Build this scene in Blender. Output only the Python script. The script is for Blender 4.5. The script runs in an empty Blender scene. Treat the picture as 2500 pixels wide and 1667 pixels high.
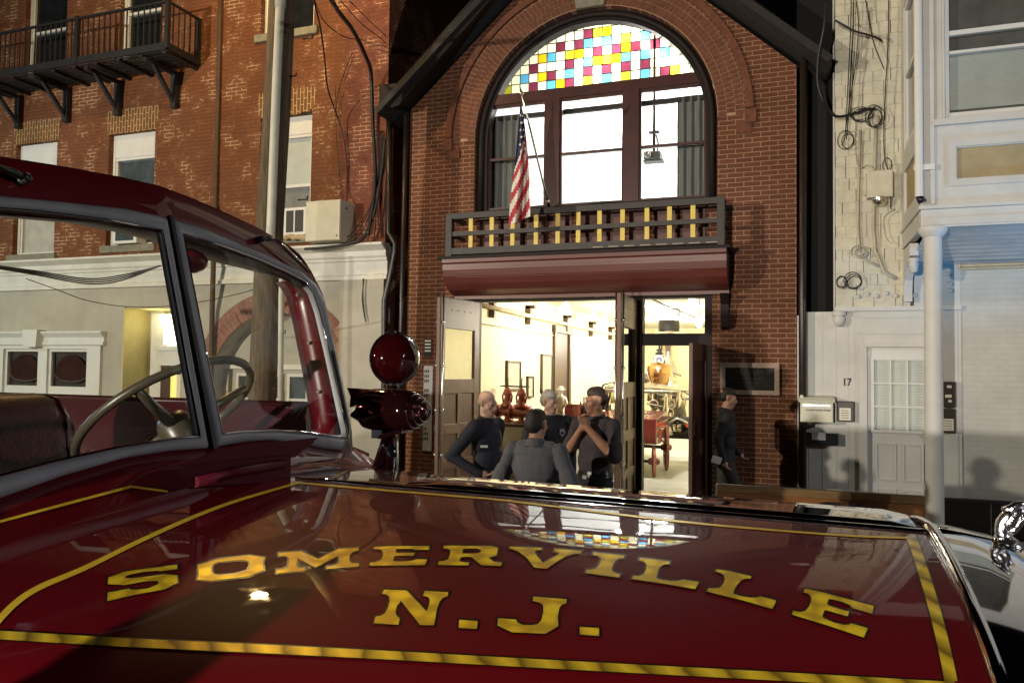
import bpy, bmesh, math, random
from mathutils import Vector, Matrix
from mathutils.geometry import tessellate_polygon
import numpy as np
random.seed(7)
sc = bpy.context.scene
col = sc.collection
R = math.radians
PI = math.pi

# ---------------------------------------------------------------- camera
PITCH, ROLL, YAW, FPX, ZC = R(2.163), R(.745), R(20.03), 1878.0, 2.05
fw = Vector((-math.sin(YAW)*math.cos(PITCH), math.cos(YAW)*math.cos(PITCH), math.sin(PITCH)))
up0 = Vector((math.sin(YAW)*math.sin(PITCH), -math.cos(YAW)*math.sin(PITCH), math.cos(PITCH)))
rt0 = Vector((math.cos(YAW), math.sin(YAW), 0))
RT = rt0*math.cos(ROLL) + up0*math.sin(ROLL)
UP = -rt0*math.sin(ROLL) + up0*math.cos(ROLL)
cd = bpy.data.cameras.new('camera'); cam = bpy.data.objects.new('camera', cd); col.objects.link(cam)
m3 = Matrix((RT, UP, -fw)).transposed()
cam.matrix_world = Matrix.Translation((0, 0, ZC)) @ m3.to_4x4()
cd.sensor_width = 36; cd.lens = 36*FPX/2500; cd.clip_start = .05; cd.clip_end = 600
sc.camera = cam

# ---------------------------------------------------------------- world, exposure
w = bpy.data.worlds.new("World"); sc.world = w; w.use_nodes = True
nt = w.node_tree; bg = nt.nodes['Background']
sky = nt.nodes.new('ShaderNodeTexSky'); sky.sky_type = 'NISHITA'; sky.sun_disc = False
sky.sun_elevation = R(-4); sky.sun_rotation = R(200)
nt.links.new(sky.outputs[0], bg.inputs[0]); bg.inputs[1].default_value = .05
sc.view_settings.view_transform = 'Standard'; sc.view_settings.look = 'None'
sc.view_settings.exposure = 0; sc.view_settings.gamma = 1
sc.cycles.use_denoising = True
sc.cycles.max_bounces = 7; sc.cycles.transparent_max_bounces = 16
sc.cycles.sample_clamp_indirect = 6; sc.cycles.caustics_reflective = False; sc.cycles.caustics_refractive = False

# ---------------------------------------------------------------- lamps of the street (all stand outside the frame)
def lamp(name, loc, power, color, radius, kind='POINT', aim=None, size=R(60), blend=.5):
    ld = bpy.data.lights.new(name, kind); ld.energy = power; ld.color = color
    ld.shadow_soft_size = radius
    o = bpy.data.objects.new(name, ld); col.objects.link(o); o.location = loc
    if aim is not None:
        o.rotation_euler = (Vector(aim)-Vector(loc)).to_track_quat('-Z', 'Y').to_euler()
    if kind == 'SPOT': ld.spot_size = size; ld.spot_blend = blend
    return o
lamp('street_light', (-13.0, -4.5, 4.4), 7500, (1.0, .89, .70), .12, 'SPOT', (-7.4, 10.5, 2.4), R(84), .8)            # across the street, low and to the left
lamp('street_light_warm', (-7.04, 7.6, 8.83), 520, (1.0, .66, .25), .12)             # arm of the utility pole, above the frame
lamp('work_light', (-2.85, -8.3, 2.22), 6800, (1.0, .91, .79), .07, 'SPOT', (-.2, 4.0, 1.75), R(66), .9)                # up the street behind the camera
lamp('street_light_right', (16.0, 1.5, 7.0), 2700, (.97, .97, .97), .15)             # far down the street, right
lamp('shop_light_cool', (-17.0, 5.5, 4.6), 420, (.62, .86, 1.0), .2)               # shop front left of the frame
lamp('blue_beacon', (4.2, 7.9, 1.6), 260, (.12, .50, 1.0), .12, 'SPOT', (2.3, 9.5, 3.6), R(52), .7)                     # blue lamp right of the frame

# ---------------------------------------------------------------- pixel rays: where a measured point of the photo lies on a plane
def ray(x, y): return fw*FPX + RT*(x-1250) - UP*(y-833.5)
def S(x, y, Y):
    d = ray(x, y); t = Y/d.y
    return Vector((d.x*t, Y, ZC+d.z*t))
KO = 2500/2352
def O(x, y, Y): return S(x*KO, y*KO, Y)
def Z2(x, y, Y): return S(x/2.6133+900, y/2.6133, Y)

# ---------------------------------------------------------------- mesh helpers
class MB:
    def __init__(s): s.v = []; s.f = []; s.m = []; s.mi = 0; s.sm = []; s.smooth = False
    def add(s, vs, fs, smooth=None):
        b = len(s.v); s.v += [tuple(x) for x in vs]
        for f in fs:
            s.f.append([b+i for i in f]); s.m.append(s.mi); s.sm.append(s.smooth if smooth is None else smooth)
    def box(s, x0, x1, y0, y1, z0, z1):
        x0, x1 = min(x0, x1), max(x0, x1); y0, y1 = min(y0, y1), max(y0, y1); z0, z1 = min(z0, z1), max(z0, z1)
        s.add([(x0,y0,z0),(x1,y0,z0),(x1,y1,z0),(x0,y1,z0),(x0,y0,z1),(x1,y0,z1),(x1,y1,z1),(x0,y1,z1)],
              [(0,3,2,1),(4,5,6,7),(0,1,5,4),(1,2,6,5),(2,3,7,6),(3,0,4,7)], False)
        return s
    def obox(s, c, ax, ay, az):   # oriented box: centre and three half-axis vectors
        c, ax, ay, az = map(Vector, (c, ax, ay, az))
        vs = [c+i*ax+j*ay+k*az for k in (-1,1) for j in (-1,1) for i in (-1,1)]
        s.add(vs, [(0,2,3,1),(4,5,7,6),(0,1,5,4),(1,3,7,5),(3,2,6,7),(2,0,4,6)], False); return s
    def quad(s, *p): s.add(p, [tuple(range(len(p)))]); return s
    def prism(s, outer, d0, d1, holes=(), axis='Y', rim=True, back=True):
        mp = {'Y': lambda a,b,c: (a,c,b), 'X': lambda a,b,c: (c,a,b), 'Z': lambda a,b,c: (a,b,c)}[axis]
        loops = [[Vector((p[0],p[1],0)) for p in outer]] + [[Vector((p[0],p[1],0)) for p in h] for h in holes]
        flat = [p for l in loops for p in l]
        tr = tessellate_polygon(loops)
        s.add([mp(p[0],p[1],d0) for p in flat], [tuple(t) for t in tr], False)
        if back: s.add([mp(p[0],p[1],d1) for p in flat], [tuple(t) for t in tr], False)
        if rim:
            for l in loops:
                n = len(l)
                vs = [mp(p[0],p[1],d0) for p in l]+[mp(p[0],p[1],d1) for p in l]
                s.add(vs, [(i,(i+1)%n,n+(i+1)%n,n+i) for i in range(n)], False)
        return s
    def tube(s, path, r, seg=8, cap=True, smooth=True):
        path = [Vector(p) for p in path]; n = len(path)
        rs = r if isinstance(r, (list, tuple)) else [r]*n
        rings = []; prev = None
        for i, p in enumerate(path):
            t = (path[min(i+1,n-1)]-path[max(i-1,0)])
            t = t.normalized() if t.length > 1e-9 else Vector((0,0,1))
            if prev is None:
                a = t.cross(Vector((0,0,1)));
                if a.length < .05: a = t.cross(Vector((1,0,0)))
                a.normalize()
            else:
                a = prev - t*prev.dot(t)
                a = a.normalized() if a.length > 1e-6 else t.orthogonal().normalized()
            prev = a; b = t.cross(a)
            rings.append([p+(a*math.cos(2*PI*k/seg)+b*math.sin(2*PI*k/seg))*rs[i] for k in range(seg)])
        vs = [v for rg in rings for v in rg]
        fs = [(i*seg+k, i*seg+(k+1)%seg, (i+1)*seg+(k+1)%seg, (i+1)*seg+k) for i in range(n-1) for k in range(seg)]
        s.add(vs, fs, smooth)
        if cap:
            s.add(rings[0], [tuple(range(seg))[::-1]], False); s.add(rings[-1], [tuple(range(seg))], False)
        return s
    def lathe(s, prof, o=(0,0,0), ax=(0,0,1), seg=20, smooth=True):
        o = Vector(o); ax = Vector(ax).normalized(); a = ax.orthogonal().normalized(); b = ax.cross(a)
        n = len(prof); vs = []
        for r, h in prof:
            for k in range(seg):
                th = 2*PI*k/seg; vs.append(o+ax*h+(a*math.cos(th)+b*math.sin(th))*max(r,1e-4))
        s.add(vs, [(i*seg+k, i*seg+(k+1)%seg, (i+1)*seg+(k+1)%seg, (i+1)*seg+k) for i in range(n-1) for k in range(seg)], smooth)
        return s
    def grid(s, rows, smooth=True, closed=False):
        n = len(rows[0]); vs = [p for r in rows for p in r]; fs = []
        for i in range(len(rows)-1):
            for k in range(n if closed else n-1):
                fs.append((i*n+k, i*n+(k+1)%n, (i+1)*n+(k+1)%n, (i+1)*n+k))
        s.add(vs, fs, smooth); return s
    def sphere(s, c, r, seg=16, sc=(1,1,1)):
        c = Vector(c); rows = []
        for i in range(seg//2+1):
            a = PI*i/(seg//2)
            rows.append([c+Vector((math.sin(a)*math.cos(2*PI*k/seg)*r*sc[0], math.sin(a)*math.sin(2*PI*k/seg)*r*sc[1], math.cos(a)*r*sc[2])) for k in range(seg)])
        s.grid(rows, True, True); return s
    def build(s, name, mats, parent=None, bevel=0, recalc=True, origin=None):
        me = bpy.data.meshes.new(name)
        if not isinstance(mats, (list, tuple)): mats = [mats]
        if parent is not None: og = worldloc(parent)
        elif origin is not None: og = Vector(origin)
        else:
            xs = list(zip(*s.v)); og = Vector(((min(xs[0])+max(xs[0]))/2, (min(xs[1])+max(xs[1]))/2, min(xs[2])))
        me.from_pydata([tuple(Vector(v)-og) for v in s.v], [], s.f)
        for m in mats: me.materials.append(m)
        me.polygons.foreach_set('material_index', s.m); me.polygons.foreach_set('use_smooth', s.sm)
        me.update()
        if recalc:
            bm = bmesh.new(); bm.from_mesh(me)
            bmesh.ops.remove_doubles(bm, verts=bm.verts, dist=1e-5)
            bmesh.ops.recalc_face_normals(bm, faces=bm.faces); bm.to_mesh(me); bm.free()
        o = bpy.data.objects.new(name, me); col.objects.link(o)
        if parent is not None: o.parent = parent
        else: o.location = og
        if bevel:
            bv = o.modifiers.new('bevel', 'BEVEL'); bv.width = bevel; bv.segments = 2; bv.limit_method = 'ANGLE'; bv.angle_limit = R(40)
        return o
def worldloc(o):
    v = Vector(o.location)
    while o.parent is not None: o = o.parent; v = v+Vector(o.location)
    return v
def tag(o, label=None, cat=None, group=None, kind=None):
    if label: o['label'] = label
    if cat: o['category'] = cat
    if group: o['group'] = group
    if kind: o['kind'] = kind
    return o
def thing(name, loc, label, cat, group=None):
    o = bpy.data.objects.new(name, None); col.objects.link(o); o.location = loc; o.empty_display_size = .2
    return tag(o, label, cat, group)
def text_mesh(body, size, extr=.002, align='CENTER', bold=0.0):
    c = bpy.data.curves.new('t', 'FONT'); c.body = body; c.size = size; c.extrude = extr; c.align_x = align; c.align_y = 'CENTER'; c.offset = bold
    o = bpy.data.objects.new('t', c); col.objects.link(o)
    dg = bpy.context.evaluated_depsgraph_get(); dg.update()
    me = bpy.data.meshes.new_from_object(o.evaluated_get(dg))
    vs = [tuple(v.co) for v in me.vertices]; fs = [tuple(p.vertices) for p in me.polygons]
    bpy.data.objects.remove(o); bpy.data.meshes.remove(me)
    return vs, fs
def put_text(mb, body, size, x, y, z, extr=.002, bold=0.0, sx=1.0, align='CENTER'):   # facing -Y
    vs, fs = text_mesh(body, size, extr, align, bold)
    mb.add([(x+v[0]*sx, y-v[2], z+v[1]) for v in vs], fs, False)

# ---------------------------------------------------------------- materials
def nodes(name):
    m = bpy.data.materials.new(name); m.use_nodes = True
    nt = m.node_tree; return m, nt, nt.nodes['Principled BSDF']
def lk(nt, a, b): nt.links.new(a, b)
def M(name, c, rough=.6, metal=0, spec=.5, var=.2, scale=5, bump=0, bscale=60, coat=0, emit=0, ecol=None, streak=None, detail=5):
    m, nt, p = nodes(name)
    p.inputs['Roughness'].default_value = rough; p.inputs['Metallic'].default_value = metal
    p.inputs['Specular IOR Level'].default_value = spec
    p.inputs['Coat Weight'].default_value = coat; p.inputs['Coat Roughness'].default_value = .012
    geo = nt.nodes.new('ShaderNodeNewGeometry'); vec = geo.outputs['Position']
    if streak:
        mp = nt.nodes.new('ShaderNodeMapping'); mp.inputs['Scale'].default_value = streak; lk(nt, vec, mp.inputs[0]); vec = mp.outputs[0]
    if var:
        n = nt.nodes.new('ShaderNodeTexNoise'); n.inputs['Scale'].default_value = scale; n.inputs['Detail'].default_value = detail; n.inputs['Roughness'].default_value = .62
        lk(nt, vec, n.inputs['Vector'])
        mx = nt.nodes.new('ShaderNodeMix'); mx.data_type = 'RGBA'
        rp = nt.nodes.new('ShaderNodeMapRange'); rp.inputs[1].default_value = .3; rp.inputs[2].default_value = .7
        lk(nt, n.outputs[0], rp.inputs[0]); lk(nt, rp.outputs[0], mx.inputs[0])
        mx.inputs[6].default_value = (*[max(0, k*(1-var)) for k in c], 1); mx.inputs[7].default_value = (*[min(1, k*(1+var)) for k in c], 1)
        lk(nt, mx.outputs[2], p.inputs['Base Color'])
    else: p.inputs['Base Color'].default_value = (*c, 1)
    if bump:
        n2 = nt.nodes.new('ShaderNodeTexNoise'); n2.inputs['Scale'].default_value = bscale; n2.inputs['Detail'].default_value = 6
        lk(nt, vec, n2.inputs['Vector'])
        b = nt.nodes.new('ShaderNodeBump'); b.inputs['Strength'].default_value = bump; b.inputs['Distance'].default_value = .01
        lk(nt, n2.outputs[0], b.inputs['Height']); lk(nt, b.outputs[0], p.inputs['Normal'])
    if emit:
        p.inputs['Emission Color'].default_value = (*(ecol or c), 1); p.inputs['Emission Strength'].default_value = emit
    return m
def brick(name, c1, c2, mortar, bw=.213, bh=.0645, ms=.0055, patchy=0, vert=False, bump=.6, var=.35, off=(0,0,0), rough=.85):
    m, nt, p = nodes(name); p.inputs['Roughness'].default_value = rough; p.inputs['Specular IOR Level'].default_value = .25
    geo = nt.nodes.new('ShaderNodeNewGeometry'); sp = nt.nodes.new('ShaderNodeSeparateXYZ'); lk(nt, geo.outputs['Position'], sp.inputs[0])
    cb = nt.nodes.new('ShaderNodeCombineXYZ')
    ad = nt.nodes.new('ShaderNodeMath'); ad.operation = 'ADD'; lk(nt, sp.outputs[0], ad.inputs[0]); lk(nt, sp.outputs[1], ad.inputs[1])
    if vert: lk(nt, sp.outputs[2], cb.inputs[0]); lk(nt, ad.outputs[0], cb.inputs[1])
    else: lk(nt, ad.outputs[0], cb.inputs[0]); lk(nt, sp.outputs[2], cb.inputs[1])
    mp = nt.nodes.new('ShaderNodeMapping'); mp.inputs['Location'].default_value = off; lk(nt, cb.outputs[0], mp.inputs[0])
    # slightly wavy courses
    wn = nt.nodes.new('ShaderNodeTexNoise'); wn.inputs['Scale'].default_value = 3.0; lk(nt, geo.outputs['Position'], wn.inputs['Vector'])
    wv = nt.nodes.new('ShaderNodeVectorMath'); wv.operation = 'SCALE'; wv.inputs['Scale'].default_value = .008; lk(nt, wn.outputs[1], wv.inputs[0])
    wa = nt.nodes.new('ShaderNodeVectorMath'); lk(nt, mp.outputs[0], wa.inputs[0]); lk(nt, wv.outputs[0], wa.inputs[1])
    bt = nt.nodes.new('ShaderNodeTexBrick'); lk(nt, wa.outputs[0], bt.inputs['Vector'])
    bt.inputs['Scale'].default_value = 1; bt.inputs['Brick Width'].default_value = bw; bt.inputs['Row Height'].default_value = bh
    bt.inputs['Mortar Size'].default_value = ms; bt.inputs['Mortar Smooth'].default_value = .25; bt.inputs['Bias'].default_value = 0
    bt.inputs['Color1'].default_value = (*c1, 1); bt.inputs['Color2'].default_value = (*c2, 1); bt.inputs['Mortar'].default_value = (*mortar, 1)
    n = nt.nodes.new('ShaderNodeTexNoise'); n.inputs['Scale'].default_value = 1.3; n.inputs['Detail'].default_value = 6; n.inputs['Roughness'].default_value = .65
    lk(nt, geo.outputs['Position'], n.inputs['Vector'])
    base = bt.outputs['Color']
    if patchy:   # old wall: painted over, pale mortar shows only where the paint has worn off the joints
        pn = nt.nodes.new('ShaderNodeTexNoise'); pn.inputs['Scale'].default_value = 2.6; pn.inputs['Detail'].default_value = 5; pn.inputs['Roughness'].default_value = .7
        lk(nt, geo.outputs['Position'], pn.inputs['Vector'])
        pr = nt.nodes.new('ShaderNodeMapRange'); pr.inputs[1].default_value = .53-.02*patchy; pr.inputs[2].default_value = .60; lk(nt, pn.outputs[0], pr.inputs[0])
        mu = nt.nodes.new('ShaderNodeMath'); mu.operation = 'MULTIPLY'; lk(nt, pr.outputs[0], mu.inputs[0]); lk(nt, bt.outputs['Fac'], mu.inputs[1])
        b2 = nt.nodes.new('ShaderNodeTexBrick'); lk(nt, wa.outputs[0], b2.inputs['Vector'])
        for k in ('Scale','Brick Width','Row Height','Mortar Size','Mortar Smooth'): b2.inputs[k].default_value = bt.inputs[k].default_value
        b2.inputs['Color1'].default_value = (*c1,1); b2.inputs['Color2'].default_value = (*c2,1); b2.inputs['Mortar'].default_value = (*[k*.72 for k in c1],1)
        mx0 = nt.nodes.new('ShaderNodeMix'); mx0.data_type = 'RGBA'; lk(nt, mu.outputs[0], mx0.inputs[0]); lk(nt, b2.outputs['Color'], mx0.inputs[6]); mx0.inputs[7].default_value = (*mortar,1)
        base = mx0.outputs[2]
    rp = nt.nodes.new('ShaderNodeMapRange'); rp.inputs[1].default_value = .3; rp.inputs[2].default_value = .7; rp.inputs[3].default_value = 1-var; rp.inputs[4].default_value = 1+var
    lk(nt, n.outputs[0], rp.inputs[0])
    mx = nt.nodes.new('ShaderNodeMix'); mx.data_type = 'RGBA'; mx.blend_type = 'MULTIPLY'; mx.inputs[0].default_value = 1
    lk(nt, base, mx.inputs[6]); lk(nt, rp.outputs[0], mx.inputs[7]); lk(nt, mx.outputs[2], p.inputs['Base Color'])
    fn = nt.nodes.new('ShaderNodeTexNoise'); fn.inputs['Scale'].default_value = 90; lk(nt, geo.outputs['Position'], fn.inputs['Vector'])
    sb = nt.nodes.new('ShaderNodeMath'); sb.operation = 'MULTIPLY_ADD'; sb.inputs[1].default_value = -1.0; lk(nt, bt.outputs['Fac'], sb.inputs[0])
    fm = nt.nodes.new('ShaderNodeMath'); fm.operation = 'MULTIPLY'; fm.inputs[1].default_value = .5; lk(nt, fn.outputs[0], fm.inputs[0]); lk(nt, fm.outputs[0], sb.inputs[2])
    b = nt.nodes.new('ShaderNodeBump'); b.inputs['Strength'].default_value = bump; b.inputs['Distance'].default_value = .006
    lk(nt, sb.outputs[0], b.inputs['Height']); lk(nt, b.outputs[0], p.inputs['Normal'])
    return m
def glass(name, tint=(1,1,1), refl=.12, rough=.02, gcol=(1,1,1)):
    m = bpy.data.materials.new(name); m.use_nodes = True; nt = m.node_tree; nt.nodes.clear()
    out = nt.nodes.new('ShaderNodeOutputMaterial'); tr = nt.nodes.new('ShaderNodeBsdfTransparent'); tr.inputs[0].default_value = (*tint,1)
    gl = nt.nodes.new('ShaderNodeBsdfGlossy'); gl.inputs['Roughness'].default_value = rough; gl.inputs[0].default_value = (*gcol,1)
    lw = nt.nodes.new('ShaderNodeLayerWeight'); lw.inputs[0].default_value = .35
    mr = nt.nodes.new('ShaderNodeMapRange'); mr.inputs[3].default_value = refl*.35; mr.inputs[4].default_value = min(1, refl*4); lk(nt, lw.outputs[1], mr.inputs[0])
    mx = nt.nodes.new('ShaderNodeMixShader'); lk(nt, mr.outputs[0], mx.inputs[0]); lk(nt, tr.outputs[0], mx.inputs[1]); lk(nt, gl.outputs[0], mx.inputs[2]); lk(nt, mx.outputs[0], out.inputs[0])
    return m

m_brick = brick('museum_brick', (.132,.049,.025), (.108,.040,.022), (.31,.185,.115), var=.22)
m_brick_dark = M('museum_brick_ring', (.125,.042,.021), .85, var=.35, scale=14, bump=.3)
m_mortar = M('mortar', (.36,.22,.135), .9, var=.2, scale=20)
m_oldbrick = brick('old_brick', (.165,.062,.026), (.145,.054,.024), (.40,.28,.17), bw=.205, bh=.066, ms=.008, patchy=1, var=.2)
m_oldbrick_v = brick('old_brick_lintel', (.17,.075,.025), (.14,.06,.02), (.42,.30,.16), bw=.205, bh=.068, ms=.008, vert=True)
m_whitebrick = brick('white_painted_brick', (.475,.465,.43), (.455,.445,.41), (.43,.42,.385), bump=.2, var=.1)
m_ringbrick = brick('arch_brick', (.20,.085,.055), (.16,.07,.05), (.40,.32,.26), bw=.2, bh=.07)
m_trim = M('dark_brown_paint', (.013,.008,.007), .6, spec=.2, var=.3, bump=.15, bscale=30)
m_trimred = M('oxblood_paint', (.052,.014,.011), .4, var=.25)
m_rail = M('balcony_paint', (.026,.021,.019), .55, var=.35, scale=9, bump=.2)
m_yellow = M('yellow_paint', (.62,.46,.085), .5, var=.15, scale=12)
m_awning = M('awning_red_paint', (.10,.022,.016), .42, var=.18, scale=4, streak=(.3,3,3))
m_door = M('door_brown', (.115,.052,.030), .5, var=.18, scale=8)
m_doorpanel = M('door_panel_brown', (.085,.036,.022), .5, var=.18, scale=8)
m_black = M('black_iron', (.010,.009,.010), .55, var=.3)
m_pipe = M('dark_pipe', (.020,.014,.012), .38, var=.3)
m_cream = M('cream_wall', (.87,.80,.54), .7, var=.05)
m_ceil = M('white_ceiling', (.72,.69,.60), .8, var=.04)
m_whitewall = M('white_wall', (.9,.9,.88), .8, var=.03)
m_floor_in = M('painted_floor', (.42,.43,.41), .35, var=.2, scale=2)
m_stucco = M('grey_stucco', (.39,.37,.31), .85, var=.14, scale=1.6, bump=.35, bscale=25, detail=9)
m_cornice = M('white_cornice_paint', (.60,.59,.54), .65, var=.12, scale=3, bump=.15, bscale=20, detail=9)
m_white = M('white_paint', (.52,.515,.49), .55, var=.09, scale=3, detail=8)
m_cleanwhite = M('white_vinyl', (.62,.62,.60), .45, var=.05)
m_shingle = M('cream_shingle', (.55,.52,.42), .75, var=.14, scale=7, bump=.25, bscale=20)
m_tan = M('tan_panel', (.34,.27,.15), .7, var=.15, scale=4)
m_blackstone = M('black_granite', (.012,.011,.010), .12, var=.5, scale=9)
m_stone = M('grey_stone_sill', (.20,.185,.14), .85, var=.25, scale=9, bump=.4)
m_soffit = M('soffit_metal', (.52,.54,.56), .32, var=.12, scale=3, metal=.35)
m_steel = M('steel', (.55,.55,.55), .25, metal=1, var=.1)
m_chrome = M('chrome', (.66,.66,.69), .04, metal=1, var=0)
m_siren = M('dark_red_chrome', (.10,.022,.022), .07, metal=.92, var=.1)
m_brass = M('brass', (.70,.62,.46), .2, metal=1, var=.1)
m_nickel = M('nickel', (.72,.68,.58), .2, metal=1, var=.1)
m_darkglass = M('dark_glass', (.012,.014,.016), .06, spec=.6, var=.3)
m_blueglass = M('night_window_glass', (.06,.075,.085), .08, spec=.7, var=.35, scale=3)
m_shade = M('window_shade', (.40,.38,.33), .7, var=.15)
m_greyshade = M('grey_curtain', (.16,.165,.16), .7, var=.3, streak=(9,9,.4))
m_blind2 = M('door_blind', (.80,.82,.79), .55, var=.05)
m_blind = M('window_blind', (.40,.43,.41), .55, var=.08)
m_blinddark = M('dark_screen', (.085,.085,.08), .6, var=.2)
m_wood = M('pole_wood', (.105,.075,.045), .9, var=.5, scale=5, bump=.9, bscale=30, streak=(8,8,.5))
m_pvc = M('pvc_conduit', (.52,.50,.42), .45, var=.1)
m_wire = M('black_cable', (.010,.009,.010), .5, var=.2)
m_redwire = M('dark_red_cable', (.05,.010,.010), .5, var=.2)
m_wirepaint = M('painted_cable', (.42,.39,.30), .6, var=.2)
m_asphalt = M('asphalt', (.045,.045,.045), .85, var=.3, scale=30, bump=.5, bscale=120)
m_walk = M('sidewalk_concrete', (.26,.25,.23), .85, var=.2, scale=3, bump=.3, bscale=50)
m_board = M('brown_varnished_board', (.33,.145,.05), .38, var=.28, scale=3, streak=(.7,4,6))
m_cabinet = M('beige_metal', (.50,.47,.36), .5, var=.08)
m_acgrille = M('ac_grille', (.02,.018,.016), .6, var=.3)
m_rag = M('cloth_rag', (.42,.33,.20), .9, var=.35, scale=20)
m_paint = M('fire_truck_red', (.086,.0015,.0045), .5, spec=.1, var=.10, scale=1.2, coat=1.0)
nt_ = m_paint.node_tree; p_ = nt_.nodes['Principled BSDF']; ge_ = nt_.nodes.new('ShaderNodeNewGeometry')
n1_ = nt_.nodes.new('ShaderNodeTexNoise'); n1_.inputs['Scale'].default_value = 7; lk(nt_, ge_.outputs['Position'], n1_.inputs['Vector'])
b1_ = nt_.nodes.new('ShaderNodeBump'); b1_.inputs['Strength'].default_value = .05; b1_.inputs['Distance'].default_value = .008; lk(nt_, n1_.outputs[0], b1_.inputs['Height']); lk(nt_, b1_.outputs[0], p_.inputs['Coat Normal'])
n2_ = nt_.nodes.new('ShaderNodeTexNoise'); n2_.inputs['Scale'].default_value = 45; n2_.inputs['Detail'].default_value = 8; lk(nt_, ge_.outputs['Position'], n2_.inputs['Vector'])
r1_ = nt_.nodes.new('ShaderNodeMapRange'); r1_.inputs[1].default_value = .4; r1_.inputs[2].default_value = .75; r1_.inputs[3].default_value = .008; r1_.inputs[4].default_value = .06; lk(nt_, n2_.outputs[0], r1_.inputs[0]); lk(nt_, r1_.outputs[0], p_.inputs['Coat Roughness'])
m_paintdark = M('fire_truck_maroon', (.032,.003,.006), .22, spec=.5, var=.15, scale=2, coat=1.0)
m_gasket = M('grey_gasket', (.21,.21,.23), .5, var=.12, scale=10)
m_rubber = M('black_rubber', (.006,.006,.008), .35, var=.2)
m_leather = M('maroon_leather', (.055,.008,.010), .38, var=.3, scale=9, bump=.15)
m_wheel = M('steering_grey', (.055,.046,.032), .35, var=.1)
m_lens = M('red_lens', (.020,.001,.0015), .04, spec=.8, var=.2, coat=1)
m_bulb = M('bulb', (1,.9,.7), emit=30, ecol=(1,.86,.60), var=0)
m_transomlit = M('lit_transom', (1,.97,.85), emit=2.6, ecol=(1,.96,.80), var=0)
m_doorlit = M('lit_door_glass', (.8,.7,.25), emit=.75, ecol=(.85,.66,.16), var=0)
m_olive = M('recess_paint', (.50,.44,.22), .8, var=.08)
m_paper = M('paper', (.72,.68,.58), .8, var=.08)
m_picture = M('aged_print', (.55,.48,.36), .8, var=.25, scale=14)
m_cast = M('red_cast_iron', (.28,.052,.026), .3, var=.2, coat=.5)
m_cart = M('cart_maroon', (.17,.030,.022), .25, var=.15, coat=.8)
m_wheelwood = M('wheel_paint', (.33,.12,.08), .45, var=.15)
m_copper = M('copper', (.56,.33,.15), .22, metal=1, var=.1)
m_navy = M('navy_enamel', (.02,.025,.16), .3, var=0)
m_plaster = M('plaster_white', (.80,.76,.64), .6, var=.08)
m_brownwood = M('dark_brown_wood', (.060,.028,.013), .45, var=.3, streak=(6,6,.6))
m_granite = M('plaque_frame_stone', (.36,.26,.20), .7, var=.2, scale=40, bump=.2)
m_bronze = M('plaque_bronze', (.020,.020,.017), .45, var=.4, scale=20, metal=.4)
m_bronzetext = M('plaque_letters', (.085,.080,.050), .5, var=.1, metal=.4)
m_mailcream = M('mailbox_cream', (.50,.50,.40), .35, var=.12)
m_mailbrown = M('mailbox_brown', (.055,.042,.038), .4, var=.2)
m_mailblack = M('mailbox_black', (.012,.013,.018), .35, var=.2)
m_ink = M('ink', (.015,.015,.015), .7, var=0)
m_net = M('black_netting', (.006,.006,.006), .9, var=.5, scale=60)
m_roof = M('dark_roof', (.016,.014,.014), .8, var=.4, scale=6)
m_redcloth = M('red_decoration', (.13,.055,.048), .9, var=.3, scale=5)
m_winglass = glass('window_glass', (.96,.97,.96), .10)
m_shield = glass('windshield_glass', (.88,.89,.85), .035)
m_mirrorglass = glass('door_glass', (.35,.35,.32), .5, gcol=(.95,.95,.9))
m_sg = {'W': glass('leaded_clear', (.80,.78,.52), .05), 'Y': glass('leaded_amber', (.62,.36,.008), .05), 'R': glass('leaded_ruby', (.11,.018,.034), .05),
        'B': glass('leaded_blue', (.07,.28,.46), .05), 'O': glass('leaded_olive', (.32,.31,.022), .05), 'L': m_black}

def gold():
    m, nt, p = nodes('gold_leaf'); p.inputs['Metallic'].default_value = .45; p.inputs['Roughness'].default_value = .42
    p.inputs['Coat Weight'].default_value = .5; p.inputs['Coat Roughness'].default_value = .03
    geo = nt.nodes.new('ShaderNodeNewGeometry')
    vo = nt.nodes.new('ShaderNodeTexVoronoi'); vo.feature = 'SMOOTH_F1'; vo.inputs['Scale'].default_value = 26; vo.inputs['Randomness'].default_value = .35; vo.inputs['Smoothness'].default_value = .25; lk(nt, geo.outputs['Position'], vo.inputs['Vector'])
    no = nt.nodes.new('ShaderNodeTexNoise'); no.inputs['Scale'].default_value = 60; lk(nt, geo.outputs['Position'], no.inputs['Vector'])
    ad = nt.nodes.new('ShaderNodeMath'); ad.operation = 'MULTIPLY_ADD'; ad.inputs[1].default_value = .35; lk(nt, no.outputs[0], ad.inputs[0]); lk(nt, vo.outputs['Distance'], ad.inputs[2])
    mr = nt.nodes.new('ShaderNodeMapRange'); mr.interpolation_type = 'SMOOTHSTEP'; mr.inputs[1].default_value = .38; mr.inputs[2].default_value = .82; lk(nt, ad.outputs[0], mr.inputs[0])
    mx = nt.nodes.new('ShaderNodeMix'); mx.data_type = 'RGBA'; lk(nt, mr.outputs[0], mx.inputs[0])
    mx.inputs[6].default_value = (1.0,.74,.025,1); mx.inputs[7].default_value = (.60,.38,.02,1)   # engine-turned spots of the leaf
    lk(nt, mx.outputs[2], p.inputs['Base Color'])
    return m
m_gold = gold()
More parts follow.
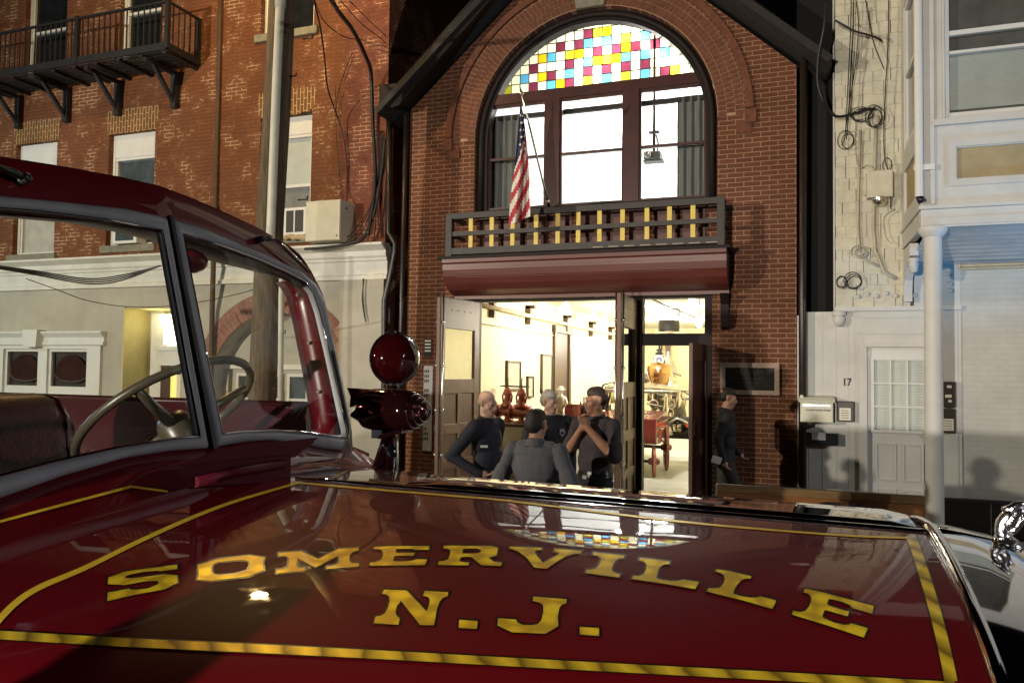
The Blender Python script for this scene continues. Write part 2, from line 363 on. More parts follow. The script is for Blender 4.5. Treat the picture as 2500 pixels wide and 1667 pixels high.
def turned():   # engine-turned leaf of the border: overlapping crescents
    m, nt, p = nodes('turned_gold_leaf'); p.inputs['Metallic'].default_value = .45; p.inputs['Roughness'].default_value = .36
    p.inputs['Coat Weight'].default_value = .5; p.inputs['Coat Roughness'].default_value = .03
    geo = nt.nodes.new('ShaderNodeNewGeometry'); sp = nt.nodes.new('ShaderNodeSeparateXYZ'); lk(nt, geo.outputs['Position'], sp.inputs[0])
    no = nt.nodes.new('ShaderNodeTexNoise'); no.inputs['Scale'].default_value = 22; lk(nt, geo.outputs['Position'], no.inputs['Vector'])
    a = nt.nodes.new('ShaderNodeMath'); a.operation = 'ADD'; lk(nt, sp.outputs[0], a.inputs[0]); lk(nt, sp.outputs[1], a.inputs[1])
    k = nt.nodes.new('ShaderNodeMath'); k.operation = 'MULTIPLY'; k.inputs[1].default_value = 15; lk(nt, a.outputs[0], k.inputs[0])
    k2 = nt.nodes.new('ShaderNodeMath'); k2.operation = 'MULTIPLY_ADD'; k2.inputs[1].default_value = .55; lk(nt, no.outputs[0], k2.inputs[0]); lk(nt, k.outputs[0], k2.inputs[2])
    fr_ = nt.nodes.new('ShaderNodeMath'); fr_.operation = 'FRACT'; lk(nt, k2.outputs[0], fr_.inputs[0])
    rp = nt.nodes.new('ShaderNodeValToRGB'); lk(nt, fr_.outputs[0], rp.inputs[0]); el = rp.color_ramp.elements
    el[0].position = 0; el[0].color = (.20,.12,.012,1); el[1].position = 1; el[1].color = (.22,.13,.012,1)
    e = el.new(.55); e.color = (.95,.68,.04,1); e = el.new(.85); e.color = (.70,.46,.03,1)
    lk(nt, rp.outputs[0], p.inputs['Base Color']); return m
m_turned = turned()
m_goldline = M('gold_paint', (.80,.55,.04), .35, metal=.3, var=.12, scale=30)

# ================================================================ SETTING
D = 10.5
b = MB(); b.quad((-90,-60,0),(90,-60,0),(90,90,0),(-90,90,0)); tag(b.build('road', m_asphalt), kind='structure')
b = MB(); b.box(-60,60,6.1,40,.001,.15); tag(b.build('sidewalk', m_walk, bevel=.02), kind='structure')

# ================================================================ MUSEUM
CX, CZ, RA = -2.70, 5.48, 1.76
mus = thing('firehouse_museum', (-2.72, D, .15), 'narrow brick firehouse museum with big arched stained glass window and open doors', 'building')
def arc(cx, cz, r, a0, a1, n=40): return [(cx+r*math.cos(a0+(a1-a0)*i/n), cz+r*math.sin(a0+(a1-a0)*i/n)) for i in range(n+1)]
hole_arch = [(CX+RA,4.36)] + arc(CX,CZ,RA,0,PI) + [(CX-RA,4.36)]
hole_door = [(-4.47,.16),(-1.0,.16),(-1.0,3.12),(-4.47,3.12)]
b = MB(); b.prism([(-5.545,.15),(.055,.15),(.055,6.05),(-2.72,8.55),(-5.545,6.05)], D, D+.3, [hole_arch, hole_door]); b.build('wall', m_brick, mus)
# side walls + roof
b = MB(); b.box(-5.545,-5.25,D+.3,26,.15,6.05); b.box(-.25,.055,D+.3,26,.15,6.05); b.box(-5.25,-.25,25.7,26,.15,6.05); b.build('side_wall', m_brick, mus)
b = MB()
for sgn in (-1,1):
    b.obox((-2.72+sgn*1.50, 18, 7.36), (1.66,0,-sgn*1.46), (0,8.0,0), (sgn*.03,0,.035))
b.build('roof', m_roof, mus)
# brick rings of the arch: rowlock bricks
b = MB()
for ring in range(3):
    r0 = RA+.012+ring*.112; r1 = r0+.104; n = int(PI*r0/.068)
    for i in range(n):
        a0 = PI*i/n; a1 = PI*(i+1)/n-.0045; pr = D-.016-random.random()*.003
        a0 += (.5*PI/n if ring%2 else 0); a1 += (.5*PI/n if ring%2 else 0)
        if a1 > PI: continue
        q = [(CX+r*math.cos(a), CZ+r*math.sin(a)) for r,a in ((r0,a0),(r1,a0),(r1,a1),(r0,a1))]
        b.mi = 0; b.prism(q, pr, D+.01)
b.mi = 1; b.prism([(CX+RA+.35,CZ)]+arc(CX,CZ,RA+.35,0,PI,48)+arc(CX,CZ,RA+.004,PI,0,48), D-.009, D+.012)
b.build('arch_ring', [m_brick_dark, m_mortar], mus)
b = MB()   # moulded outer ring, with its dark groove
b.prism(arc(CX,CZ,RA+.47,R(2),PI-R(2),48)+arc(CX,CZ,RA+.375,PI-R(2),R(2),48), D-.045, D+.01)
b.box(CX+RA+.36,CX+RA+.50,D-.05,D+.01,CZ-.13,CZ+.06); b.box(CX+RA+.24,CX+RA+.44,D-.035,D+.01,CZ-.26,CZ-.13)
b.box(CX-RA-.50,CX-RA-.36,D-.05,D+.01,CZ-.13,CZ+.06); b.box(CX-RA-.44,CX-RA-.24,D-.035,D+.01,CZ-.26,CZ-.13)
b.build('arch_moulding', m_brick_dark, mus)
b = MB(); b.prism([(CX-.20,7.225),(CX+.20,7.225),(CX+.25,7.46),(CX-.25,7.46)], D-.06, D+.02); b.build('keystone', m_stone, mus, bevel=.01)
# timber arch frame
b = MB(); out = hole_arch[:]
inn = [(CX+1.60,4.44)] + arc(CX,CZ,1.60,0,PI) + [(CX-1.60,4.44)]
b.prism([(CX+RA-.003,4.365)]+arc(CX,CZ,RA-.003,0,PI)+[(CX-RA+.003,4.365)], D+.10, D+.26, [inn]); b.build('arch_frame', m_trim, mus)
b = MB(); b.tube([(x,D+.09,z) for x,z in [(CX+1.69,4.4)]+arc(CX,CZ,1.69,0,PI)+[(CX-1.69,4.4)]], .045, 8); b.build('arch_bead', m_trim, mus)
b = MB(); b.box(CX-1.60,CX+1.60,D+.11,D+.25,6.02,6.17); b.box(-3.395,-3.18,D+.11,D+.25,4.44,6.02); b.box(-2.235,-2.02,D+.11,D+.25,4.44,6.02)
b.build('mullion', m_trimred, mus)
for x0,x1 in ((-4.30,-3.395),(-3.18,-2.235),(-2.02,-1.10)):
    b = MB(); y0,y1 = D+.15,D+.20; f = .03
    b.box(x0,x0+f,y0,y1,4.44,6.02); b.box(x1-f,x1,y0,y1,4.44,6.02); b.box(x0+f,x1-f,y0,y1,5.985,6.02); b.box(x0+f,x1-f,y0,y1,4.44,4.475); b.box(x0+f,x1-f,y0-.01,y1,5.185,5.22)
    s_ = b.build('window_sash', m_trimred, mus)
    g = MB(); g.quad((x0+f,D+.18,4.475),(x1-f,D+.18,4.475),(x1-f,D+.18,5.985),(x0+f,D+.18,5.985)); g.build('pane', m_winglass, s_)
# stained glass: one lunette, its panes by the photo's own order
rows = [(0,"OWWRWBYRWOWBWOWBWROW"),(0,"WWBWYRWBWRWRWRWRWWWW"),(2,"WRWWWRWBYOYBWBWBWW"),(4,"YBWOYWRWRYRWRWW"),(5,"WRWRBWBWOWBW"),(6,"WWWROYWWWW"),(7,"WWWWWWW")]
b = MB(); keys = list(m_sg.keys()); pw, ph = .1385, .1375; gx0, gz0, gr, gzc = CX+.02-10.2*pw, 6.185, 1.585, 5.475
def clip(poly, fn):
    out = []
    for i in range(len(poly)):
        p, q = poly[i], poly[(i+1)%len(poly)]; fp, fq = fn(p), fn(q)
        if fp >= 0: out.append(p)
        if (fp >= 0) != (fq >= 0):
            t = fp/(fp-fq); out.append((p[0]+(q[0]-p[0])*t, p[1]+(q[1]-p[1])*t))
    return out
for r in range(7):
    for c in range(-1,22):
        st, sr = rows[r]; k = sr[c-st] if 0 <= c-st < len(sr) else 'W'
        g_ = .005
        q = [(gx0+c*pw+g_, gz0+r*ph+g_),(gx0+(c+1)*pw-g_, gz0+r*ph+g_),(gx0+(c+1)*pw-g_, gz0+(r+1)*ph-g_),(gx0+c*pw+g_, gz0+(r+1)*ph-g_)]
        q = [p for p in q for _ in range(1)]
        q2 = []
        for i in range(4):
            p, n_ = q[i], q[(i+1)%4]; q2 += [(p[0]+(n_[0]-p[0])*t/4, p[1]+(n_[1]-p[1])*t/4) for t in range(4)]
        pl = clip(q2, lambda p: gr-math.hypot(p[0]-CX-.02, p[1]-gzc))
        if len(pl) < 3: continue
        b.mi = keys.index(k); b.add([(p[0], D+.18, p[1]) for p in pl], [tuple(range(len(pl)))], False)
b.mi = keys.index('L')
for c in range(-1,23):
    x = gx0+c*pw; h = gr**2-(x-CX-.02)**2
    if h > 0:
        zt = gzc+math.sqrt(h)
        if zt > gz0: b.box(x-.006,x+.006,D+.172,D+.186,gz0,zt)
for r in range(0,8):
    z = gz0+r*ph; h = gr**2-(z-gzc)**2
    if h > 0: b.box(CX+.02-math.sqrt(h),CX+.02+math.sqrt(h),D+.174,D+.188,z-.005,z+.005)
b.build('stained_glass', [m_sg[k] for k in keys], mus, recalc=False)
# gable barge boards
def lineX(p, q, x): return p.z+(q.z-p.z)*(x-p.x)/(q.x-p.x)
yb = D-.42
for nm, up_, lo_, tip in (('l',(Z2(80,650,yb),Z2(660,0,yb)),(Z2(275,690,yb),Z2(850,20,yb)),(Z2(80,655,yb),Z2(150,688,yb),Z2(262,690,yb))),
        ('r',(S(1841.5,0,yb),S(2011.8,122.4,yb)),(S(1788,0,yb),S(1929.5,111,yb)),(S(2011.8,122.4,yb),S(1995,131,yb),S(1932,116,yb)))):
    low = lambda x: lineX(*up_, x)*.45+lineX(*lo_, x)*.55
    pts = [(tip[0].x,tip[0].z),(tip[1].x,tip[1].z),(tip[1].x+(.10 if nm == 'l' else -.10), low(tip[1].x+(.10 if nm == 'l' else -.10))), (-2.72, low(-2.72)), (-2.72, lineX(*up_, -2.72))]
    b = MB(); b.prism(pts, yb, yb+.06)
    a0, a1 = Vector((tip[0].x, yb-.03, tip[0].z)), Vector((-2.72, yb-.03, lineX(*up_,-2.72)))
    dz = Vector((0,0,-.05)); b.tube([a0+dz,a1+dz], .030, 8); b.tube([a0+dz*2.4,a1+dz*2.4], .014, 6)
    W0, W1 = ((S(1005.2,264,D-.004), S(1225.3,7.7,D-.004)) if nm == 'l' else (S(1788,0,D-.004), S(1929.5,111,D-.004)))
    xe = tip[1].x+(.10 if nm == 'l' else -.10); xw = -5.53 if nm == 'l' else .05
    c0, c1 = Vector((xe, yb+.06, low(xe)+.01)), Vector((-2.72, yb+.06, low(-2.72)+.01))
    d0, d1 = Vector((xw, D-.004, lineX(W0,W1,xw))), Vector((-2.72, D-.004, lineX(W0,W1,-2.72)))
    up_v = Vector((0,0,.03)); b.add([c0,c1,d1,d0,c0+up_v,c1+up_v,d1+up_v,d0+up_v], [(0,1,2,3),(4,5,6,7),(0,1,5,4),(3,2,6,7),(0,3,7,4)], False)
    b.build('barge_board', m_trim, mus)
b = MB(); p = Z2(80,500,D-.3); b.box(p.x,p.x+.30,D-.36,D+.3,6.05,6.36); b.build('gutter_box', m_trim, mus, bevel=.01)
# balcony
bal = MB(); Yb = D-.5
xl, xr = -4.66, -.80
bal.box(xl,xr,Yb-.04,Yb+.05,4.20,4.28); bal.box(xl,xr,Yb-.03,Yb+.03,3.955,4.015); bal.box(xl,xr,Yb-.045,Yb+.05,3.69,3.78)
for x in (xl+.045,xr-.045):
    bal.box(x-.045,x+.045,Yb-.05,Yb+.05,3.66,4.215); bal.box(x-.03,x+.03,Yb+.05,D,4.205,4.27); bal.box(x-.03,x+.03,Yb+.05,D,3.70,3.77); bal.box(x-.025,x+.025,Yb+.05,D,3.96,4.01)
rail = bal.build('balcony', m_rail, mus)
b = MB(); b.box(xl,xr,Yb+.05,D-.002,3.63,3.685); b.build('deck', m_trimred, rail)
for i in range(10):
    px = [1080,1128,1176,1230,1280,1327,1376,1429,1485,1537,1591][i]
    b = MB(); p = O(px,520,Yb-.03); b.box(p.x-.030,p.x+.030,Yb-.012,Yb+.012,3.782,3.953); b.box(p.x-.030,p.x+.030,Yb-.0121,Yb+.0121,4.017,4.198); b.build('baluster', m_yellow, rail)
b = MB(); p = O(1591,520,Yb-.03); b.box(p.x-.030,p.x+.030,Yb-.012,Yb+.012,3.782,3.953); b.box(p.x-.030,p.x+.030,Yb-.0121,Yb+.0121,4.017,4.198); b.build('baluster', m_yellow, rail)
b = MB()
for i in range(8): b.box(-2.5+i*.21,-2.5+i*.21+.14,Yb-.049,Yb-.044,3.70,3.712)
b.build('peeling_strip', m_granite, rail)
# red spandrel panels under the window, behind the balcony
b = MB()
for i in range(9): b.box(-4.35+i*.37,-4.35+i*.37+.30,D-.03,D+.02,3.80,4.34)
b.build('spandrel_panel', M('spandrel_red',(.085,.027,.019),.5,var=.2), mus)
b = MB(); b.box(CX-RA-.05,CX+RA+.05,D-.09,D+.12,4.30,4.37); b.build('window_sill', m_trim, mus)
# awning: coved hood over the doors
prof = [(D-.58,3.62),(D-.58,3.57),(D-.55,3.55),(D-.545,3.47),(D-.52,3.38),(D-.46,3.28),(D-.36,3.20),(D-.24,3.16),(D-.12,3.135),(D-.12,3.09),(D-.003,3.09),(D-.003,3.62)]
b = MB(); b.prism([(y,z) for y,z in prof], -4.70, -.775, axis='X'); aw = b.build('awning', m_awning, mus)
b = MB(); b.box(-4.76,-.73,D-.61,D-.003,3.621,3.66); b.build('awning_cap', m_trim, aw)
for x in (-4.64,-.83):
    b = MB(); b.prism([(D-.003,2.62),(D-.10,2.66),(D-.12,2.80),(D-.13,2.95),(D-.25,3.06),(D-.28,3.085),(D-.003,3.085)], x-.05, x+.05, axis='X'); b.build('bracket', m_trim, aw)
b = MB(); z_ = 3.545
for zz, yy in ((3.50,D-.552),(3.43,D-.545),(3.36,D-.522)): b.box(-4.5,-1.2,yy-.003,yy+.01,zz,zz+.004)
b.build('board_joint', m_awning, aw)
# door frame, transom
b = MB()
b.box(-4.468,-4.39,D+.02,D+.2,.15,3.06); b.box(-4.468,-1.002,D+.02,D+.2,3.06,3.118); b.box(-2.19,-1.93,D+.02,D+.2,.15,3.06); b.box(-1.10,-1.002,D+.02,D+.2,.15,3.06)
b.box(-1.93,-1.10,D+.02,D+.2,2.42,2.58)
df = b.build('door_frame', m_trim, mus)
b = MB(); b.quad((-1.93,D+.1,2.58),(-1.10,D+.1,2.58),(-1.10,D+.1,3.06),(-1.93,D+.1,3.06)); tp = b.build('transom_pane', m_winglass, df)
b = MB(); put_text(b, '3', .27, -1.47, D+.096, 2.83, .0005, -.004); b.build('number_three', m_paper, tp)
# garage leaves
def leaf(name, hx, ang, width, label, z0=.2, z1=3.04):
    # local: u from hinge to free edge, thickness t; built in place
    du = Vector((math.cos(ang), math.sin(ang), 0)); dn = Vector((-du.y, du.x, 0)); h = Vector((hx, D+.02, 0))
    def ob(mb, u0,u1,t0,t1,a,c): 
        ce = h+du*(u0+u1)/2+dn*(t0+t1)/2+Vector((0,0,(a+c)/2)); mb.obox(ce, du*(u1-u0)/2, dn*(t1-t0)/2, Vector((0,0,(c-a)/2)))
    T = .055; fr = MB()
    st = .13
    ob(fr,0,st,0,T,z0,z1); ob(fr,width-st,width,0,T,z0,z1)
    ob(fr,st,width-st,0,T,z1-.42,z1); ob(fr,st,width-st,0,T,1.72,1.92); ob(fr,st,width-st,0,T,z0,z0+.2)
    ob(fr,st,width-st,0,T,1.16,1.30); ob(fr,st,width-st,0,T,.68,.80)
    ob(fr,width/2-.05,width/2+.05,.001,T-.001,z0+.2,1.72)
    lf = fr.build(name, m_door, mus, bevel=.006); tag(lf, label)
    pn = MB(); ob(pn,st,width-st,.018,T-.018,z0+.1,1.80); pn.build('panel', m_doorpanel, lf)
    gl = MB(); ob(gl,st,width-st,T/2-.004,T/2+.004,1.92,z1-.42); gl.build('glass', m_mirrorglass, lf)
    for zz in (.5,1.25,2.15,2.85):
        ir = MB(); ob(ir,width-.09,width-.01,-.025,-.001,zz-.035,zz+.035); ir.build('hinge', m_black, lf)
    rd = MB(); e = h+du*(width-.05)+dn*(T+.02); e2 = h+du*(width-.05)-dn*.02
    rd.tube([e+Vector((0,0,.3)), e+Vector((0,0,z1+.05))], .012, 6); rd.tube([e2+Vector((0,0,.3)), e2+Vector((0,0,z1+.05))], .012, 6)
    for zz in (.9,1.5,2.1,2.7): rd.sphere(e+Vector((0,0,zz)), .028, 8); rd.sphere(e2+Vector((0,0,zz)), .028, 8)
    rd.build('bolt_rod', m_steel, lf)
    for i in range(4):
        q = MB(); ob(q, .24+i*.17, .27+i*.17, -.003 if False else T-.002, T+.004, z1-.17, z1-.15); q.build('star_bolt', m_black, lf)
    return lf
leaf('garage_door', -4.40, R(-98), 1.06, 'brown panelled garage door leaf swung open on the left')
leaf('garage_door', -2.06, R(-90), 1.06, 'brown panelled garage door leaf standing edge on beside the entry')
# entry door leaf
b = MB(); e = MB(); h = Vector((-1.06, D+.02, 0)); ang = R(-96); du = Vector((math.cos(ang), math.sin(ang), 0)); dn = Vector((-du.y, du.x, 0))
def ob(mb,u0,u1,t0,t1,a,c): mb.obox(h+du*(u0+u1)/2+dn*(t0+t1)/2+Vector((0,0,(a+c)/2)), du*(u1-u0)/2, dn*(t1-t0)/2, Vector((0,0,(c-a)/2)))
Wd = .86
ob(b,0,.12,-.05,0,.32,2.42); ob(b,Wd-.12,Wd,-.05,0,.32,2.42); ob(b,.12,Wd-.12,-.05,0,2.2,2.42); ob(b,.12,Wd-.12,-.05,0,1.0,1.2); ob(b,.12,Wd-.12,-.05,0,.32,.55)
ed = b.build('entry_door', m_doorpanel, mus, bevel=.005)
ob(e,.12,Wd-.12,-.035,-.015,.55,1.0); ob(e,.12,Wd-.12,-.03,-.02,1.2,2.2); e.build('panel', m_trimred, ed)
k = MB(); ob(k,Wd-.09,Wd-.03,-.062,.012,1.28,1.48); k.build('lock_plate', m_brass, ed)
# upper room: bright meeting room with curtains
UR = MB(); UR.mi = 0
UR.prism([(-5.24,3.9),(-.26,3.9),(-.26,5.95),(-2.72,8.1),(-5.24,5.95)],19.0,19.05); UR.box(-5.246,-5.20,D+.31,19.0,3.9,6.0); UR.box(-.30,-.254,D+.31,19.0,3.9,6.0)
UR.quad((-5.24,D+.31,5.93),(-2.72,D+.31,8.1),(-2.72,19,8.1),(-5.24,19,5.93)); UR.quad((-.26,D+.31,5.93),(-2.72,D+.31,8.1),(-2.72,19,8.1),(-.26,19,5.93))
UR.mi = 1; UR.box(-5.2,-.3,D+.31,19,3.8,3.9)
UR.build('upper_room', [m_whitewall, m_floor_in], mus)
lamp('upper_room_lamp', (-2.7, 13.4, 7.1), 420, (1,.98,.94), .25); lamp('upper_room_lamp', (-2.7, 16.5, 7.1), 380, (1,.98,.94), .25)
def curtain(x0, x1, n, label):
    b = MB(); pts = []
    for i in range(n*6+1):
        x = x0+(x1-x0)*i/(n*6); pts.append((x, D+.36+.03*math.sin(i*2*PI/6)))
    b.grid([[(x,y,4.42) for x,y in pts],[(x,y,5.93) for x,y in pts]]); tag(b.build('curtain', m_greyshade), label, 'curtain')
curtain(-4.45,-3.86,5,'grey vertical curtain behind the flag side of the arched window')
curtain(-1.52,-.98,5,'grey vertical curtain in the window nearest the white house')
b = MB(); b.box(-4.4,-.98,D+.34,D+.40,5.86,5.93); tag(b.build('curtain_rail', m_black), 'black curtain rail across the top of the three upper windows', 'curtain rail')
pj = thing('ceiling_projector', (-1.75, 12.2, 5.0), 'small projector hanging from ceiling pole behind the upper window', 'projector')
p = O(1502,360,12.2)
b = MB(); b.box(p.x-.14,p.x+.12,12.05,12.35,p.z-.07,p.z+.05); b.box(p.x-.16,p.x+.16,12.1,12.3,p.z-.095,p.z-.07); bd = b.build('body', M('projector_grey',(.12,.13,.13),.4), pj, bevel=.01)
b = MB(); b.lathe([(.03,0),(.055,.01),(.055,.05),(.03,.055),(.001,.03)], (p.x-.07,12.05,p.z-.01), (0,-1,0)); b.build('lens', m_steel, bd)
b = MB(); b.tube([(p.x,12.2,p.z+.05),(p.x,12.2,7.5)], .022, 8); b.box(p.x-.08,p.x+.08,12.15,12.25,p.z+.38,p.z+.40); b.tube([(p.x+.05,12.2,p.z+.03),(p.x+.07,12.2,p.z+.2),(p.x+.03,12.2,p.z+.35)],.012,6); b.build('mount', m_acgrille, pj)

# ---------------------------------------------------------------- ground floor room
FL = .32
b = MB(); b.mi = 0; b.box(-5.0,-.3,24.0,24.1,FL,3.8); b.box(-5.24,-4.62,D+.31,24.0,FL,3.8); b.box(-.42,-.254,D+.31,24.0,FL,3.8)
b.mi = 1; b.box(-5.2,-.3,D+.31,24,3.42,3.5)
b.mi = 2; b.box(-5.2,-.3,D+.205,24,.152,FL)
gr_room = b.build('exhibit_room', [m_cream, m_ceil, m_floor_in], mus)
for Y in (11.6,13.4,15.9,18.1,20.2):
    b = MB(); b.box(-4.61,-4.52,Y-.05,Y+.05,2.90,3.24); b.box(-4.61,-4.44,Y-.05,Y+.05,3.19,3.25); b.build('shelf_bracket', m_brownwood, gr_room)
b = MB(); b.tube([(-4.50,10.9,3.05),(-4.50,24,3.05)], .035, 8); b.build('wall_pipe', m_cream, gr_room)
b = MB(); b.tube([(-4.60,10.9,2.78),(-4.60,15.2,2.78)], .012, 6); b.build('picture_rail', m_cream, gr_room)
b = MB(); b.box(-4.625,-4.56,15.1,15.25,FL,2.85); b.box(-4.625,-4.56,16.2,16.35,FL,2.85); b.box(-4.625,-4.54,15.05,16.4,2.85,3.0); b.box(-4.622,-4.60,15.25,16.2,FL,2.85); b.build('inner_door', m_brownwood, gr_room)
for k,(x,y,z,e) in enumerate(((-2.6,13.0,2.9,150),(-2.4,16.2,2.9,150),(-2.6,20,2.9,160))):
    lamp('exhibit_lamp', (x,y,z), e*1.75, (1,.94,.78), .10)
tl = thing('track_light', (-2.9,15.5,3.4), 'white ceiling track with four glowing spot bulbs inside the garage', 'track light')
b = MB(); b.box(-3.02,-2.96,12.8,19.5,3.385,3.419); b.build('track', m_ceil, tl)
for px,py,Y in ((1299,706,13.6),(1362,727,15.6),(1387,737,16.6),(1424,752,18.0)):
    p = O(px,py,Y); b = MB(); b.tube([(p.x,Y,3.40),(p.x,Y,p.z+.07)], .02, 6); sp_ = b.build('spot', m_ceil, tl)
    b = MB(); b.sphere(p, .085, 14); b.build('bulb', m_bulb, sp_)
for px,py,Y,lb in ((1606,745,12.5,'round glowing bulb seen through the transom window'),(1589,689,12.0,'small bright bulb near the transom top edge')):
    p = O(px,py,Y); b = MB(); b.sphere(p, .05, 12); hb = b.build('light_bulb', m_bulb); tag(hb, lb, 'light bulb')
    b = MB(); b.tube([(p.x,Y,p.z+.04),(p.x,Y,3.42)], .012, 6); b.build('stem', m_ceil, hb)
b = MB(); b.tube([(-2.25,D+.5,3.3),(-2.2,14,3.28),(-2.0,18,3.28)], .02, 6); tag(b.build('ceiling_pipe', m_pipe), 'thin dark pipe under the exhibit room ceiling', 'pipe')
# pictures on the left wall
for i,(x0,x1,z0,z1,lb) in enumerate(((12.35,13.05,1.70,2.22,'small dark framed print on the cream wall'),(14.3,15.0,1.62,2.38,'tall dark framed document beside the inner door'),(13.45,13.8,1.55,1.95,'little framed notice low between two prints'))):
    b = MB(); f = .03
    y0, y1 = x0, x1
    b.box(-4.615,-4.57,y0,y0+f,z0,z1); b.box(-4.615,-4.57,y1-f,y1,z0,z1); b.box(-4.615,-4.57,y0,y1,z1-f,z1); b.box(-4.615,-4.57,y0,y1,z0,z0+f)
    fr = b.build('picture_frame', m_brownwood); tag(fr, lb, 'picture')
    b = MB(); b.box(-4.612,-4.595,y0+f,y1-f,z0+f,z1-f); b.build('print', m_picture, fr)
# table with cream cloth front, and the red valves on it
tb = thing('display_table', (-3.9,11.9,FL), 'long cream covered display table behind the four men', 'table')
b = MB(); b.box(-4.55,-2.95,11.35,12.25,1.17,1.21); b.build('tabletop', m_brownwood, tb)
b = MB(); b.box(-4.5,-3.0,11.37,11.40,FL,1.17); b.box(-3.03,-3.0,11.4,12.2,FL,1.17); b.build('cloth_front', m_paper, tb)
def valve(px, Y, lb, sc_=1.0):
    p = O(px, 940, Y); bx, by, bz = p.x, Y, 1.21
    t = thing('fire_valve', (bx,by,bz), lb, 'valve', 'red valves on the display table')
    b = MB(); b.lathe([(.13*sc_,0),(.13*sc_,.03),(.05*sc_,.04),(.05*sc_,.10)], (bx,by,bz), (0,0,1), 16)
    b.lathe([(.05,-.20),(.115,-.19),(.115,-.16),(.07,-.15),(.085,-.05),(.085,.05),(.07,.15),(.115,.16),(.115,.19),(.05,.20)], (bx,by,bz+.17), (1,-.25,0), 16)
    b.lathe([(.07,0),(.12,.02),(.12,.06),(.07,.10),(.05,.20),(.075,.23),(.06,.28),(.03,.34)], (bx,by,bz+.22), (0,0,1), 16); b.build('body', m_cast, t)
    b = MB(); ring = [(bx+.12*math.cos(a), by+.12*math.sin(a), bz+.585) for a in [2*PI*i/20 for i in range(21)]]; b.tube(ring, .012, 6)
    b.tube([(bx-.12,by,bz+.585),(bx+.12,by,bz+.585)], .010, 6); b.tube([(bx,by,bz+.5),(bx,by,bz+.72)], .010, 6); b.build('hand_wheel', m_black, t)
    for s_ in (-1,1):
        b = MB(); b.tube([(bx+s_*.06,by-.02,bz+.26),(bx+s_*.085,by-.02,bz+.42),(bx+s_*.04,by-.02,bz+.52)], .016, 6); b.build('yoke', m_cast, t)
valve(1110,11.85,'red iron valve nearest the open garage leaf'); valve(1166,11.9,'middle red iron valve behind the bald man'); valve(1198,11.7,'red iron valve furthest right on the table')
# figurine, bottles, chest
p = O(1288,925,12.3); fg = thing('figurine', (p.x,12.3,1.2), 'small white plaster figurine in a hat behind the men', 'figurine')
b = MB(); bx,by = p.x,12.3
b.lathe([(.085,0),(.085,.04),(.04,.05)],(bx,by,1.21)); b.build('base', m_brownwood, fg)
b = MB()
for s_ in (-1,1): b.tube([(bx+s_*.04,by,1.25),(bx+s_*.03,by,1.42)],[.03,.035],8); b.tube([(bx+s_*.06,by,1.62),(bx+s_*.11,by-.02,1.53),(bx+s_*.06,by-.06,1.46)],[.03,.025,.02],8)
b.lathe([(.06,0),(.075,.06),(.055,.12),(.085,.22),(.03,.26),(.025,.28)],(bx,by,1.40)); b.sphere((bx,by,1.72),.05,12); b.lathe([(.085,0),(.05,.015),(.045,.05),(.001,.06)],(bx,by,1.745)); b.build('figure', m_plaster, fg)
for i,(px,hh,mt) in enumerate(((1333,.30,m_black),(1341,.38,m_black),(1350,.27,m_blueglass),(1360,.22,m_nickel))):
    p = O(px,955,13.0); b = MB(); b.lathe([(.001,0),(.035,0),(.04,.02),(.04,hh*.5),(.015,hh*.68),(.015,hh),(.001,hh)],(p.x,13.0,1.23),(0,0,1),12)
    tag(b.build('bottle', mt), ['short black bottle behind the man in the polo shirt','tallest black bottle behind the man in the polo shirt','grey glass bottle beside the tall black bottle','squat bright metal bottle beside the cart shaft'][i], 'bottle')
b = MB(); p = O(1322,960,13.1); b.box(-3.95,-2.85,12.75,13.35,FL,1.23); tag(b.build('wooden_counter', m_door, bevel=.01), 'brown wooden counter carrying dark bottles', 'counter')
b = MB(); p = O(1315,940,12.9); b.box(p.x-.16,p.x+.14,12.8,13.05,1.23,1.46); ch = b.build('wooden_box', m_cart, bevel=.01); tag(ch, 'reddish wooden box beside the white figurine', 'box')
b = MB(); b.box(p.x-.165,p.x+.145,12.79,13.06,1.461,1.49); b.build('lid', m_cart, ch)
# hose cart with big wheels
hc = thing('hose_cart', (-2.3,14.0,FL), 'maroon antique hose cart with tall spoked wheels in the entry', 'cart')
def spoked(cx, cy, r, parent, tilt=0):
    cz = FL+r; b = MB(); ring = []
    n = 28; prof = [(r-.035,-.022),(r,-.022),(r,.022),(r-.035,.022),(r-.035,-.022)]
    b.lathe([(pr,h) for pr,h in prof], (cx,cy,cz), (1,tilt,0), n, False)
    wl = b.build('wheel', m_wheelwood, parent)
    b = MB(); ax = Vector((1,tilt,0)).normalized(); u_ = Vector((0,0,1)); v_ = ax.cross(u_)
    for i in range(12):
        a = 2*PI*i/12; d = u_*math.cos(a)+v_*math.sin(a); b.tube([Vector((cx,cy,cz))+d*.05, Vector((cx,cy,cz))+d*(r-.03)], [.02,.014], 6)
    b.build('spokes', m_cart, wl)
    b = MB(); b.lathe([(.03,-.10),(.055,-.08),(.07,0),(.055,.08),(.03,.10),(.001,.10)], (cx,cy,cz), (1,tilt,0), 14); b.build('hub', m_cart, wl)
w1, w2 = O(1502,1052,12.9).x, O(1530,1020,13.9).x; bx1 = O(1517,1000,13.2).x
spoked(w1,12.9,.25,hc,.25); spoked(w2,13.9,.40,hc,.25)
b = MB(); b.prism([(12.8,.86),(12.8,1.28),(14.0,1.36),(14.1,.96),(13.5,.84)], bx1-1.1, bx1, axis='X'); b.build('box', m_cart, hc, bevel=.02)
